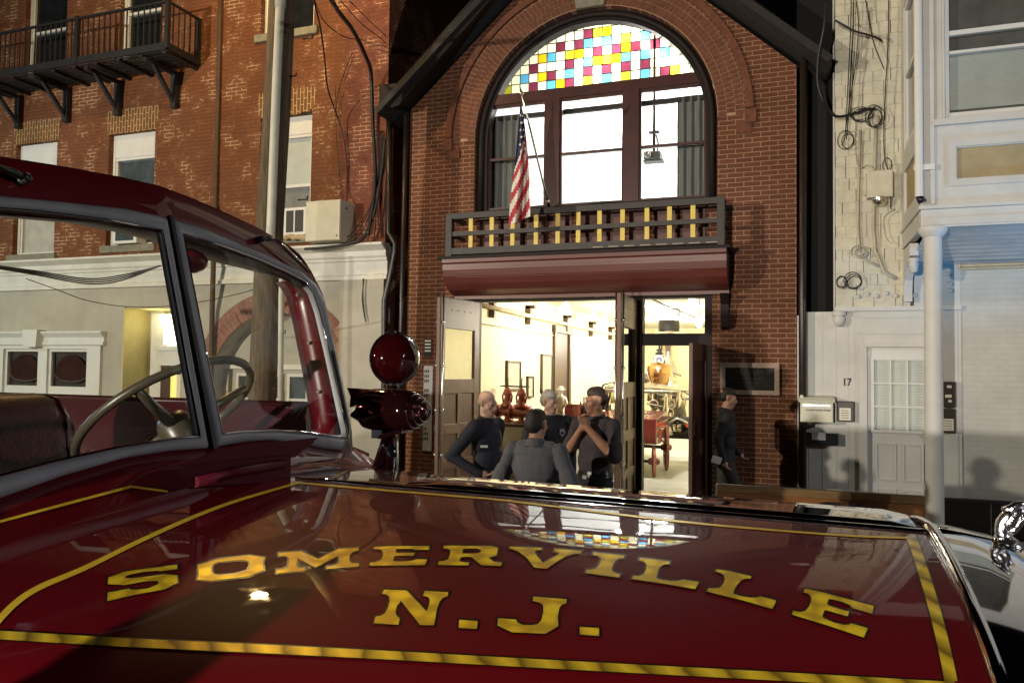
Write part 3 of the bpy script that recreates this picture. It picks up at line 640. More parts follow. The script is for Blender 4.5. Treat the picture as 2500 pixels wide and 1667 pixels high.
b = MB(); b.tube([(w1-.1,12.9,FL+.25),(w1-.9,13.1,FL+.25)],.025,8); b.tube([(w2-.1,13.9,FL+.40),(w2-1.0,14.1,FL+.40)],.03,8); b.tube([(w1-.3,12.95,.62),(w2-.4,14.0,.80)],.03,8); b.build('axle', m_black, hc)
b = MB(); b.tube([(-3.0,12.9,1.72),(-2.3,13.4,1.80),(-1.7,14.2,1.74),(-1.3,14.8,1.70)],.035,8); b.tube([(-3.1,13.4,1.76),(-2.4,13.9,1.83),(-1.5,14.4,1.72)],.03,8); b.tube([(-2.3,13.4,1.80),(-2.3,13.9,1.83)],.02,6); b.build('shaft', m_nickel, hc)
b = MB(); b.tube([(bx1+.005,13.1,1.12),(bx1+.03,13.15,1.09),(bx1+.03,13.4,1.09),(bx1+.005,13.45,1.12)],.012,6); b.build('handle', m_brass, hc)
b = MB(); b.box(-1.9,-1.2,14.9,15.0,1.02,1.08); b.box(-1.8,-1.1,15.2,15.3,.86,.92); tag(b.build('red_pole', M('orange_red_paint',(.55,.07,.03),.4)), 'bright orange red poles lying low behind the cart wheels', 'pole')
for (px,py,Y,r_,h_,mt,lb) in ((1405,905,14.6,.13,.34,M('olive_can',(.40,.34,.10),.4),'olive yellow can among the equipment behind the tall man'),(1392,925,14.2,.10,.26,m_nickel,'bright metal canister among the equipment behind the tall man')):
    p = O(px,py,Y); b = MB(); b.lathe([(.001,0),(r_,0),(r_,h_*.8),(r_*.5,h_*.92),(r_*.5,h_),(.001,h_)],(p.x,Y,p.z-h_*.5),(0,0,1),18); tag(b.build('metal_can', mt), lb, 'can')
for k in range(4):
    p = O(1398+k*6,890+k*9,13.9); b = MB(); b.tube([p+Vector((-.22,.1,-.25)),p+Vector((-.1,0,.05+.04*k)),p+Vector((.08,.05,.10)),p+Vector((.2,.1,-.2)),p+Vector((.24,.2,-.6))],.018,8)
    tag(b.build('hose', m_black), 'black hose draped over the equipment beside the open garage leaf', 'hose', 'hoses behind the open leaf')
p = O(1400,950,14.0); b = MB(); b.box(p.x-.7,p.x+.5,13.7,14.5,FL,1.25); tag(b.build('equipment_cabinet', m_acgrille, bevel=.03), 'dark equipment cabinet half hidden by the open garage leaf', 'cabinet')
# steam pumper behind
sp_ = thing('steam_pumper', (-2.2,15.8,FL), 'antique brass and nickel steam pumper with round copper dome', 'fire engine')
p = O(1514,856,14.9); b = MB()
b.lathe([(.05,-.34),(.13,-.30),(.15,-.22),(.22,-.04),(.24,.06),(.23,.14),(.18,.20),(.09,.235),(.03,.25),(.025,.32)], (p.x,14.9,p.z-.02), (0,0,1), 24); b.build('dome', m_copper, sp_)
b = MB(); b.lathe([(.001,-.01),(.12,-.01),(.12,.02),(.001,.02)], O(1514,827,14.80), (0,-1,0), 6); lanp = b.build('emblem_lamp', m_navy, sp_)
b = MB(); b.lathe([(.10,.021),(.10,.026),(.055,.026),(.055,.021)], O(1514,827,14.80), (0,-1,0), 20); b.sphere(O(1514,829,14.77),.035,8); b.build('emblem', m_plaster, lanp)
b = MB(); b.lathe([(.02,0),(.10,.02),(.03,.06),(.07,.09),(.02,.12),(.012,.22)], O(1514,815,14.8), (0,0,1), 12); b.lathe([(.03,0),(.06,.02),(.06,.04),(.03,.05)], O(1514,842,14.8), (0,0,1), 12); b.build('finial', m_black, sp_)
b = MB(); s2 = O(1536,850,15.6); b.lathe([(.36,-1.2),(.36,-.35),(.42,-.30),(.30,.0),(.20,.2),(.19,.62),(.30,.66),(.30,.74),(.19,.78)], (s2.x,15.6,s2.z), (0,0,1), 24); b.build('boiler', m_nickel, sp_)
b = MB(); b.lathe([(.20,.78),(.21,.80),(.21,1.0),(.17,1.0)], (s2.x,15.6,s2.z), (0,0,1), 24); b.build('stack', m_acgrille, sp_)
b = MB(); c0 = O(1515,885,14.6)
for zz in (0,-.10): b.tube([(c0.x+.34*math.cos(a), 14.7+.22*math.sin(a), c0.z+zz) for a in [2*PI*i/24 for i in range(25)]], .014, 6)
for i in range(9): a = 2*PI*i/9; b.tube([(c0.x+.34*math.cos(a),14.7+.22*math.sin(a),c0.z),(c0.x+.30*math.cos(a),14.7+.2*math.sin(a),c0.z-.12)],.010,6)
b.build('seat_rail', m_plaster, sp_)
rr = random.Random(3)
for i in range(34):
    px, py = rr.uniform(1478,1578), rr.uniform(858,985); Y = rr.uniform(14.9,15.4); c = O(px,py,Y); r_ = rr.uniform(.05,.11)
    b = MB(); k = i%4
    if k == 0: b.lathe([(r_,-.02),(r_*1.1,0),(r_,.02),(r_*.8,.025),(.001,.025)], c, (rr.uniform(-.3,.3),-1,rr.uniform(-.2,.2)), 14)
    elif k == 1: b.lathe([(r_*.5,-.22),(r_*.8,-.2),(r_*.8,-.05),(r_*.5,0),(r_*.7,.1),(r_*.4,.2)], c, (0,0,1), 12)
    elif k == 2: b.tube([c+Vector((-.25,0,rr.uniform(-.1,.1))), c+Vector((0,.02,rr.uniform(0,.1))), c+Vector((.25,0,rr.uniform(-.1,.1)))], r_*.3, 8)
    else:
        b.tube([(c.x+r_*math.cos(a),c.y,c.z+r_*math.sin(a)) for a in [2*PI*j/16 for j in range(17)]], .014, 6); b.tube([(c.x-r_,c.y,c.z),(c.x+r_,c.y,c.z)],.010,6); b.tube([(c.x,c.y,c.z-r_),(c.x,c.y,c.z+r_)],.010,6)
    b.build(('gauge','cylinder','pipe','valve_wheel')[k], (m_nickel,m_nickel,m_steel,m_black if i%8 == 7 else m_nickel)[k], sp_)
b = MB(); b.box(-3.3,-1.3,15.4,16.2,.75,1.15); b.box(-3.2,-1.4,15.0,15.4,1.1,1.2); b.build('chassis', m_acgrille, sp_, bevel=.03)
for x in (-2.9,-1.5):
    b = MB(); b.lathe([(.5,-.03),(.54,-.03),(.54,.03),(.5,.03),(.5,-.03)], (x,15.3,FL+.54), (1,0,0), 24, False)
    for i in range(10): a = 2*PI*i/10; b.tube([(x,15.3,FL+.54),(x,15.3+.5*math.cos(a),FL+.54+.5*math.sin(a))],.018,6)
    b.build('wheel', m_wheelwood, sp_)
# ---------------------------------------------------------------- things on the museum front
pq = thing('museum_plaque', (-.525,D,1.77), 'dark bronze museum plaque in a pink stone frame on the brick', 'plaque')
b = MB(); b.prism([(-.895,1.775),(-.155,1.775),(-.155,2.19),(-.895,2.19)], D-.04, D-.001, [[(-.83,1.835),(-.215,1.835),(-.215,2.125),(-.83,2.125)]]); b.build('frame', m_granite, pq, bevel=.004)
b = MB(); b.box(-.83,-.215,D-.022,D-.001,1.835,2.125); b.build('plate', m_bronze, pq)
b = MB(); put_text(b,'MUSEUM',.085,-.525,D-.024,2.07,.002); put_text(b,'VOLUNTEER FIRE DEPT',.036,-.525,D-.024,1.985,.002); put_text(b,'OF SOMERVILLE',.036,-.525,D-.024,1.93,.002); b.build('letters', m_bronzetext, pq)
p0, p1 = O(978,778,D), O(990,818,D); sg = thing('black_notice', (p0.x,D,p1.z), 'small black notice with white writing left of the garage', 'sign')
b = MB(); b.box(p0.x-.02,p1.x+.02,D-.02,D-.001,p1.z,p0.z); b.build('plate', m_black, sg); b = MB()
for i in range(4): b.box(p0.x-.005,p1.x+.005,D-.022,D-.0195,p0.z-.045-i*.05,p0.z-.022-i*.05)
b.build('lettering', m_paper, sg)
p0, p1 = O(975,840,D), O(988,1035,D); sg = thing('white_notice', (p0.x,D,p1.z), 'tall narrow white sign with black writing left of the garage', 'sign')
b = MB(); b.box(p0.x,p1.x+.03,D-.02,D-.001,p1.z,p0.z); b.build('plate', m_cleanwhite, sg); b = MB()
for i in range(15):
    if i%4 == 3: continue
    zz = p0.z-.06-i*.072; xx = p0.x+.012; n_ = rr.randint(2,3)
    for j in range(n_): b.box(xx+j*.028,xx+j*.028+.017,D-.022,D-.0195,zz-.045,zz)
b.build('lettering', m_ink, sg)
# flag
fl = thing('flag', O(1262,470,D-.1), 'striped flag with white stars hanging from an angled pole', 'flag')
pb, pt = O(1259,468,D-.05), O(1198,215,D-1.35)
b = MB(); b.tube([pb,pt], .014, 8); b.sphere(pt, .03, 10); b.lathe([(.02,0),(.012,.05),(.001,.14)], pt, (pt-pb), 8); b.build('pole', m_nickel, fl)
b = MB(); b.tube([pb-(pt-pb)*.02, pb+(pt-pb)*.04], .026, 8); b.build('socket', m_brass, fl)
m_fr = M('flag_red',(.42,.035,.045),.8,var=.12,scale=20); m_fw = M('flag_white',(.66,.62,.58),.8,var=.1,scale=20); m_fb = M('flag_blue',(.018,.022,.075),.8,var=.15)
# the cloth hangs from the pole's upper part: left and right edges traced on the pole's sloping plane
LE = [(1195,240),(1190,300),(1184,365),(1178,412),(1172,460),(1168,518)]
RE = [(1199,246),(1207,300),(1212,345),(1216,400),(1217,450),(1218,497)]
def lerp_path(P_, t):
    n = len(P_)-1; i = min(int(t*n), n-1); f = t*n-i; return (P_[i][0]+(P_[i+1][0]-P_[i][0])*f, P_[i][1]+(P_[i+1][1]-P_[i][1])*f)
NU, NV = 39, 40
b = MB(); gridp = []
for j in range(NV+1):
    t = j/NV; a_, c_ = lerp_path(LE,t), lerp_path(RE,t); row = []
    for i in range(NU+1):
        u = i/NU; x = a_[0]+(c_[0]-a_[0])*u; y = a_[1]+(c_[1]-a_[1])*u
        Y = D-1.30+.12*math.sin(u*9+t*2.2)*(.25+.75*t)+.28*t
        row.append(O(x,y,Y))
    gridp.append(row)
vs = [p for r in gridp for p in r]; b.add(vs, [])
for j in range(NV):
    for i in range(NU):
        u, t = (i+.5)/NU, (j+.5)/NV
        if t+ .30*u < .50: k = 2
        else:
            s_ = (u*.75 - t*.95*-.0) ; st = int((u*.95+t*2.7-.15*u*t)*4.0); k = st % 2
        b.f.append([j*(NU+1)+i, j*(NU+1)+i+1, (j+1)*(NU+1)+i+1, (j+1)*(NU+1)+i]); b.m.append(k); b.sm.append(True)
b.build('cloth', [m_fr, m_fw, m_fb], fl, recalc=False)
b = MB()
for j in range(7):
    for i in range(2):
        t = .08+j*.058; u = .35+i*.35+.1*(j%2)
        a_, c_ = lerp_path(LE,t), lerp_path(RE,t); c = O(a_[0]+(c_[0]-a_[0])*u, a_[1]+(c_[1]-a_[1])*u, D-1.30+.12*math.sin(u*9+t*2.2)*(.25+.75*t)+.28*t-.02)
        pts = [(c.x+(.022 if q%2 == 0 else .009)*math.sin(q*PI/5), c.y, c.z+(.022 if q%2 == 0 else .009)*math.cos(q*PI/5)) for q in range(10)]; b.add(pts, [tuple(range(10))], False)
b.build('stars', m_fw, fl, recalc=False)
# downspouts
def pipe(name, pts, r, mat, label, cat='pipe', seg=10, group=None):
    b = MB(); b.tube(pts, r, seg); return tag(b.build(name, mat), label, cat, group)
p = O(1843,600,D-.1); dsr = pipe('downspout', [(p.x+.02,D-.10,6.1),(p.x,D-.10,3),(p.x,D-.10,.16)], .048, m_pipe, 'dark brown downspout on the museum corner beside the white house', 'downspout')
b = MB(); b.sphere((p.x-.01,D-.155,1.77), .026, 10); b.build('bolt', m_cleanwhite, dsr)
ps = [(893,250),(893,535),(900,545),(908,560),(907,580),(895,640),(883,690),(882,850),(881,1120)]
dsl = pipe('downspout', [O(x,y,D-.12) for x,y in ps], .045, m_pipe, 'grey bent downspout between the two brick buildings', 'downspout')
p = O(925,600,D-.1); pipe('downspout', [(p.x,D-.07,6.0),(p.x-.02,D-.07,3),(p.x-.03,D-.07,.16)], .04, m_pipe, 'straight dark downspout on the museum corner beside the old brick building', 'downspout')

# ================================================================ OLD BRICK BUILDING (left)
ob_ = thing('old_brick_building', (-10.0, D, .15), 'old three storey brick building with grey stucco ground floor and white cornice', 'building')
wins = [(-14.05,-12.97,4.13,6.26),(-11.69,-10.61,4.20,6.24),(-8.36,-7.34,4.20,6.20),(-13.92,-12.84,7.49,9.7),(-11.53,-10.54,7.55,9.7),(-8.40,-7.35,7.62,9.7)]
XR_, XL_ = -5.93, -20
b = MB(); b.prism([(XL_,3.97),(XR_,3.97),(XR_,11.2),(XL_,11.2)], D, D+.3, [[(x0,z0),(x1,z0),(x1,z1),(x0,z1)] for x0,x1,z0,z1 in wins]); b.build('brick_wall', m_oldbrick, ob_)
b = MB(); b.box(XR_-.3,XR_,D+.3,24,.15,11.2); b.box(XL_,XL_+.3,D+.3,24,.15,11.2); b.box(XL_,XR_,D+.32,24,11.2,11.3); b.box(XL_+.3,XR_-.3,D+.9,D+1.0,.15,11.2); b.build('side_wall', m_oldbrick, ob_)
# pilaster at the corner: slightly proud brick pier
b = MB(); b.box(-6.72,XR_+.005,D-.05,D+.02,3.99,11.0); b.build('brick_pier', brick('pier_brick',(.16,.055,.035),(.13,.045,.03),(.40,.27,.18),patchy=1.2), ob_)
AX, AZ, AR0, AR1 = -7.95, 1.64, 1.31, 1.66
gw = (-14.28,-11.80,1.45,2.38); er = (-11.22,-9.88,.16,3.09)
holeA = [(AX+AR0,.16)]+arc(AX,AZ,AR0,0,PI)+[(AX-AR0,.16)]
b = MB(); b.prism([(XL_,.15),(XR_,.15),(XR_,3.97),(XL_,3.97)], D, D+.3, [holeA, [(gw[0],gw[2]),(gw[1],gw[2]),(gw[1],gw[3]),(gw[0],gw[3])], [(er[0],er[2]),(er[1],er[2]),(er[1],er[3]),(er[0],er[3])]]); b.build('stucco_wall', m_stucco, ob_)
b = MB(); b.box(-6.70,XR_+.006,D-.07,D+.02,.15,3.44); b.build('pilaster', m_stucco, ob_)
# arch of brick
b = MB(); n = 46
for i in range(n):
    a0, a1 = PI*i/n, PI*(i+1)/n-.006
    for r0, r1 in ((AR0,AR0+.17),(AR0+.18,AR1)):
        q = [(AX+r*math.cos(a), AZ+r*math.sin(a)) for r,a in ((r0,a0),(r1,a0),(r1,a1),(r0,a1))]
        if max(x for x,z in q) > -6.705: continue
        b.prism(q, D-.02, D+.01)
b.mi = 1
q = [p for p in arc(AX,AZ,AR1,R(38),PI,30)]+arc(AX,AZ,AR0+.001,PI,R(20),30); b.prism([p for p in q if p[0] < -6.7], D-.012, D+.012)
b.build('carriage_arch', [M('arch_brick_face',(.24,.115,.085),.85,var=.3,scale=12), m_mortar], ob_)
b = MB(); b.prism([(AX+AR0,AZ)]+arc(AX,AZ,AR0,0,PI,30), D+.30, D+.36); b.mi = 1
b.box(AX-AR0,AX+AR0,D+.24,D+.36,2.02,2.10); b.mi = 0
b.box(AX-AR0,AX+AR0,D+.31,D+.36,.15,2.0); b.build('arch_infill', [m_stucco, m_cornice], ob_)
for i in range(4):
    x = AX-.98+i*.52; b = MB(); b.prism([(x,1.05),(x+.42,1.05),(x+.42,1.95),(x,1.95)], D+.25, D+.31, [[(x+.05,1.1),(x+.37,1.1),(x+.37,1.9),(x+.05,1.9)]]); b.box(x+.05,x+.37,D+.26,D+.3,1.5,1.54)
    wf = b.build('arch_window', m_cornice, ob_); g = MB(); g.box(x+.05,x+.37,D+.285,D+.305,1.1,1.9); g.build('pane', m_blueglass, wf)
# cornice
prof = [(D+.02,3.44),(D-.07,3.44),(D-.07,3.50),(D-.045,3.52),(D-.045,3.72),(D-.07,3.735),(D-.07,3.77),(D-.10,3.80),(D-.10,3.88),(D-.20,3.93),(D-.24,3.95),(D-.24,3.985),(D+.02,4.0)]
b = MB(); b.prism(prof, XL_, XR_+.05, axis='X'); b.build('cornice', m_cornice, ob_)
# upper windows
def sash(x0,x1,z0,z1,board,kind):
    b = MB(); f = .06; y0,y1 = D+.10,D+.20; zt = z1-board
    b.box(x0,x0+f,y0,y1,z0,z1); b.box(x1-f,x1,y0,y1,z0,z1); b.box(x0+f,x1-f,y0-.01,y1,zt,z1-.001)
    b.box(x0+f,x1-f,y0,y1,zt-.05,zt-.002); b.box(x0+f,x1-f,y0,y1,z0,z0+.05)
    zm = (z0+zt)/2; b.box(x0+f,x1-f,y0+.01,y1,zm-.025,zm+.025)
    b.box(x0+f,x0+f+.035,y0+.02,y1,z0+.05,zt-.05); b.box(x1-f-.035,x1-f,y0+.02,y1,z0+.05,zt-.05)
    wn = b.build('window', m_cleanwhite, ob_)
    mats = {'shade':(m_shade,m_shade),'blue':(m_blueglass,m_blueglass),'curt':(m_blind,m_greyshade),'dark':(m_darkglass,m_darkglass)}[kind]
    g = MB(); g.box(x0+f,x1-f,D+.16,D+.17,zm+.025,zt-.05); g.build('pane', mats[0], wn)
    g = MB(); g.box(x0+f,x1-f,D+.165,D+.175,z0+.05,zm-.025); g.build('pane', mats[1], wn)
    s_ = MB(); s_.box(x0-.09,x1+.09,D-.06,D+.10,z0-.13,z0-.002); s_.build('sill', m_stone, wn, bevel=.008)
    if z1 < 7:
        l = MB(); l.prism([(x0-.02,z1+.004),(x1+.02,z1+.004),(x1+.09,z1+.42),((x0+x1)/2,z1+.45),(x0-.09,z1+.42)], D-.008, D+.02); l.build('lintel', m_oldbrick_v, wn)
    return wn
sash(*wins[0],.42,'shade'); wB = sash(*wins[1],.42,'blue'); wC = sash(*wins[2],.30,'curt'); sash(*wins[3],.30,'dark'); sash(*wins[4],.30,'dark'); sash(*wins[5],.30,'dark')
# ground floor double window with white surround
b = MB(); x0,x1,z0,z1 = gw
b.prism([(x0-.12,z0-.12),(x1+.12,z0-.12),(x1+.12,z1+.02),(x0-.12,z1+.02)], D-.05, D+.05, [[(x0+.16,z0+.05),(-13.21,z0+.05),(-13.21,z1-.04),(x0+.16,z1-.04)],[(-12.98,z0+.05),(x1-.2,z0+.05),(x1-.2,z1-.04),(-12.98,z1-.04)]])
gwn = b.build('double_window', m_cleanwhite, ob_)
b = MB(); b.prism([(D+.01,z1+.03),(D-.07,z1+.03),(D-.07,z1+.08),(D-.05,z1+.10),(D-.05,z1+.17),(D-.10,z1+.22),(D-.13,z1+.25),(D-.13,z1+.28),(D+.01,z1+.28)], x0-.2, x1+.2, axis='X'); b.build('window_head', m_cleanwhite, gwn)
b = MB(); b.prism([(-13.42,2.37),(-13.10,2.37),(-13.07,2.69),(-13.45,2.69)], D-.20, D-.0); b.build('keystone', m_cleanwhite, gwn, bevel=.006)
for a_,c_ in ((x0+.16,-13.21),(-12.98,x1-.2)):
    b = MB(); f = .05; b.prism([(a_,z0+.05),(c_,z0+.05),(c_,z1-.04),(a_,z1-.04)], D+.0, D+.04, [[(a_+f,z0+.2),(c_-f,z0+.2),(c_-f,z1-.09),(a_+f,z1-.09)]]); b.build('sash', m_cleanwhite, gwn)
    b = MB(); b.box(a_+.02,c_-.02,D+.03,D+.035,z0+.1,z1-.05); b.build('pane', glass('shop_glass',(.80,.80,.80),.14), gwn)
    b = MB(); xm = (a_+c_)/2; b.prism([(xm-.40,1.80)]+arc(xm,1.84,.40,PI,0,16)+[(xm+.40,1.80),(xm+.2,1.72),(xm-.2,1.72)], D+.045, D+.055); rd = b.build('red_decoration', m_redcloth, gwn)
    b = MB(); b.tube([(xm-.42,D+.058,1.86),(xm-.24,D+.055,1.76),(xm+.02,D+.055,1.73),(xm+.26,D+.055,1.76),(xm+.42,D+.058,1.84)],[.014,.018,.018,.018,.014],10); b.build('white_trim', M('dusty_white',(.34,.31,.29),.9,var=.2,scale=14), rd)
b = MB(); b.box(x0,x1,D+.10,D+.12,z0,z1); b.build('room_back', M('dim_curtain',(.20,.19,.18),.8,var=.3,streak=(8,8,.5)), gwn)
# entry recess
b = MB(); x0,x1 = er[0],er[1]; b.mi = 0
b.box(x0-.0,x0+.03,D+.0,D+.6,.16,3.09); b.box(x1-.03,x1,D+.30,D+.6,.16,3.09); b.box(x0,x1,D+.02,D+.6,3.06,3.09); b.mi = 1
b.box(x0+.03,x1-.03,D+.55,D+.6,.16,3.06); rec = b.build('entry_recess', [m_olive, m_cleanwhite], ob_)
b = MB(); b.box(x0+.30,x1-.03,D+.50,D+.55,.16,3.0)
b.box(x0+.33,x1-.03,D+.38,D+.5,2.33,2.40); b.box(x0+.36,x1-.03,D+.42,D+.5,2.06,2.33); b.box(x0+.42,x0+.50,D+.44,D+.5,2.40,3.0); b.build('door_surround', m_cleanwhite, rec)
b = MB(); b.box(x0+.50,x1-.08,D+.44,D+.49,2.45,2.98); b.build('transom', m_transomlit, rec)
b = MB(); b.prism([(x0+.48,.2),(x1-.05,.2),(x1-.05,2.05),(x0+.48,2.05)], D+.42, D+.48, [[(x0+.68,.95),(x1-.15,.95),(x1-.15,1.9),(x0+.68,1.9)]]); dr_ = b.build('shop_door', m_brownwood, rec)
b = MB(); b.box(x0+.68,x1-.15,D+.45,D+.46,.95,1.9); b.build('door_glass', m_doorlit, dr_)
b = MB(); b.box(x0+.84,x0+.92,D+.43,D+.452,.95,1.9); b.build('door_sign', m_paper, dr_)
lamp('entry_lamp', (x0+.45,D+.28,2.9), 6, (1,.86,.45), .05)
# air conditioners, cabinet, rag
ac = thing('window_air_conditioner', (-7.55,D,4.25), 'white framed air conditioner with dark grille in the window behind the pole', 'air conditioner')
p0, p1 = O(652,480,D-.05), O(706,540,D-.05)
b = MB(); b.box(p0.x,p1.x,D-.10,D+.12,p1.z,p0.z); b.build('case', m_cleanwhite, ac, bevel=.01)
b = MB(); b.box(p0.x+.09,p1.x-.05,D-.108,D-.1,p1.z+.05,p0.z-.05); b.build('grille', m_acgrille, ac)
b = MB(); xm = (p0.x+.09+p1.x-.05)/2; b.box(xm-.012,xm+.012,D-.114,D-.108,p1.z+.05,p0.z-.05); b.build('bar', m_cleanwhite, ac)
ac = thing('window_air_conditioner', (-11.1,D,4.2), 'grey air conditioner in window above the lit shop entry', 'air conditioner')
b = MB(); b.box(-11.4,-10.85,D-.12,D+.12,4.21,4.58); b.build('case', m_cleanwhite, ac, bevel=.01); b = MB(); b.box(-11.33,-10.92,D-.128,D-.12,4.26,4.53); b.build('grille', m_blueglass, ac)
p0, p1 = O(702,463,D-.45), O(780,551,D-.45)
cb_ = thing('metal_cabinet', (p0.x,D-.3,4.0), 'big beige metal cabinet standing on the white cornice', 'cabinet')
b = MB(); b.box(p0.x,p1.x,D-.44,D+.0,p1.z,p0.z); b.build('case', m_cabinet, cb_, bevel=.008)
b = MB(); b.box(p0.x+.01,p1.x-.008,D-.452,D-.441,p1.z+.008,p0.z-.008); dr_ = b.build('door', m_cabinet, cb_, bevel=.004)
b = MB(); b.lathe([(.012,0),(.012,.008),(.001,.009)], (p1.x-.05,D-.452,p1.z+.07), (0,-1,0), 10); b.build('lock', m_black, dr_)
b = MB()
for i in range(9):
    p = O(650+i*6,545+random.uniform(-4,4),D-.15); b.sphere((p.x,D-.13,p.z), .05, 10, (random.uniform(.9,1.4),1,random.uniform(.6,1)))
tag(b.build('crumpled_rag', m_rag), 'crumpled tan rag under the air conditioner by the pole', 'rag')
# thin brown tube standing in for a pole's shadow down the wall
pipe('shadow_strip', [S(539,-40,D-.03),S(537,60,D-.03),S(526,500,D-.03),S(522,600,D-.30),S(518,760,D-.10),S(514,1000,D-.05),S(512,1180,D-.05)], .042, M('shadow_brown',(.075,.040,.020),.7), 'thin dark brown strip standing in for a shadow down the old brick wall past cornice', 'pipe', 8)
# fire escape
fe = thing('fire_escape', (-11.5,D-.6,7.2), 'black iron fire escape balcony on brackets on the old brick wall', 'fire escape')
YF = D-.75; FX1 = O(385,60,YF).x; zf = O(372,113,YF).z; zt_ = O(388,1,YF).z; FX0 = -16.0
b = MB(); b.box(FX0,FX1,YF-.02,YF+.02,zt_-.035,zt_); b.box(FX0,FX1,YF-.02,YF+.02,zf-.02,zf+.10); b.box(FX1-.02,FX1+.02,YF+.02,D,zt_-.035,zt_); b.box(FX1-.02,FX1+.02,YF+.02,D,zf-.02,zf+.10)
for x in (FX1,FX1-2.0,FX1-4.1): b.box(x-.035,x+.035,YF-.034,YF+.034,zf,zt_+.02)
b.box(FX1-.03,FX1+.03,D-.08,D-.02,zf,zt_); b.build('rail', m_black, fe)
b = MB(); x = FX1-.13
while x > FX0: b.box(x-.009,x+.009,YF-.008,YF+.008,zf+.10,zt_-.035); x -= .125
y = YF+.12
while y < D-.1: b.box(FX1-.008,FX1+.008,y-.009,y+.009,zf+.10,zt_-.035); y += .125
b.build('bars', m_black, fe)
b = MB(); y = YF+.05
while y < D-.04: b.box(FX0,FX1,y-.022,y+.022,zf-.035,zf-.022); y += .075
x = FX1-.06
while x > FX0: b.box(x-.03,x+.03,YF,D,zf-.085,zf-.036); x -= .50
b.build('grating', m_black, fe)
for px in (402,272,155,45):
    pb_ = O(px,240,D-.05); x = pb_.x
    b = MB(); b.box(x-.055,x+.055,D-.11,D-.002,zf-.72,zf-.086); b.obox(((x),(YF+.15+D-.08)/2,zf-.36), (.03,0,0), (0,(D-.23-YF)/2,-.27), (0,.02,.02)); b.box(x-.04,x+.04,YF,D-.11,zf-.15,zf-.0861); b.build('bracket', m_black, fe)

# ================================================================ WHITE HOUSE (right)
wh = thing('white_house', (2.5,D,.15), 'white house with cream shingles, bay window and painted brick ground floor', 'building')
rs = random.Random(11)
b = MB(); b.box(.52,1.42,D,D+.2,2.86,9); b.box(.52,.56,D+.2,22,2.86,9); b.build('shingle_backing', M('shingle_gap',(.10,.09,.07),.9), wh)
b = MB(); z = 2.87
while z < 8.6:
    x = .515
    while x < 1.30:
        w_ = rs.choice((.08,.12,.16,.20,.24)); x2 = min(x+w_,1.36); dz = rs.choice((0,0,0,.015,-.012))
        y = D-.016-rs.random()*.008; zz = z+dz; g1 = rs.choice((.001,.003,.006)); g2 = rs.choice((.001,.003))
        b.add([(x+g1,y,zz),(x2-g2,y,zz),(x2-g2,D-.003,zz),(x+g1,D-.003,zz),(x+g1,D-.006,z+.165),(x2-g2,D-.006,z+.165)], [(0,1,5,4),(0,1,2,3),(0,3,4),(1,5,2)], False); x = x2
    z += .150
b.build('shingles', m_shingle, wh, recalc=False)
b = MB()   # boarded lower front, door surround
b.box(.10,.80,D-.0,D+.06,.15,2.845); b.build('board_wall', m_white, wh)
b = MB()
for x in (.20,.36,.52,.66,.775): b.box(x-.004,x+.004,D-.004,D+.01,.15,2.843)
b.build('board_joint', m_shingle, wh)
b = MB(); b.box(.06,.135,D-.03,D+.05,.15,2.80); b.build('corner_strip', m_white, wh)
b = MB()
b.box(.50,1.90,D-.06,D+.05,2.846,2.90); b.box(.76,1.85,D-.02,D+.05,2.42,2.845); b.box(.80,1.80,D-.035,D-.02,2.56,2.60); b.box(.80,1.80,D-.035,D-.02,2.76,2.80); b.box(.78,.87,D-.03,D+.05,.15,2.42); b.box(1.60,1.86,D-.03,D+.05,.15,2.845)
b.box(.85,1.62,D-.045,D-.02,2.40,2.46); b.build('door_surround', m_white, wh)
b = MB(); b.sphere((.55,D-.06,2.74),.075,14,(1,1,1.2)); b.lathe([(.085,0),(.085,.05),(.06,.06)],(.55,D-.06,2.79)); b.build('finial', m_white, wh)
b = MB(); b.prism([(.87,.18),(1.60,.18),(1.60,2.40),(.87,2.40)], D+.04, D+.09, [[(.955,1.38),(1.51,1.38),(1.51,2.24),(.955,2.24)]])
for x0_,x1_ in ((.97,1.20),(1.27,1.50)):
    for za,zb in ((.30,.66),(.76,1.22)):
        b.prism([(x0_,za),(x1_,za),(x1_,zb),(x0_,zb)], D+.028, D+.05, [[(x0_+.02,za+.02),(x1_-.02,za+.02),(x1_-.02,zb-.02),(x0_+.02,zb-.02)]])
wd = b.build('front_door', m_cleanwhite, wh)
b = MB(); b.prism([(.92,1.345),(1.545,1.345),(1.545,2.275),(.92,2.275)], D+.02, D+.04, [[(.955,1.38),(1.51,1.38),(1.51,2.24),(.955,2.24)]])
for k_ in (1,2): x = .955+.185*k_; b.box(x-.010,x+.010,D+.022,D+.05,1.38,2.24)
for k_ in (1,2): z = 1.38+.287*k_; b.box(.955,1.51,D+.023,D+.05,z-.010,z+.010)
b.build('window_grid', m_cleanwhite, wd)
b = MB()
for i in range(44): z = 1.385+i*.0195; b.box(.956,1.509,D+.062,D+.066,z,z+.0165)
b.build('blind', m_blind2, wd)
b = MB(); b.box(.955,1.51,D+.050,D+.053,1.38,2.24); b.build('pane', glass('door_lite_glass',(.97,.98,.97),.10), wd)
b = MB(); b.box(1.86,7,D,D+.2,.60,3.45); b.build('painted_brick_wall', m_whitebrick, wh)
b = MB(); b.box(1.84,1.90,D-.02,D+.05,.60,2.845); b.build('wall_trim', m_white, wh)
b = MB(); b.box(1.62,7,D-.05,D+.2,.15,.575); b.mi = 1; b.box(1.62,7,D-.07,D+.05,.575,.605); b.build('granite_base', [m_blackstone, m_acgrille], wh)
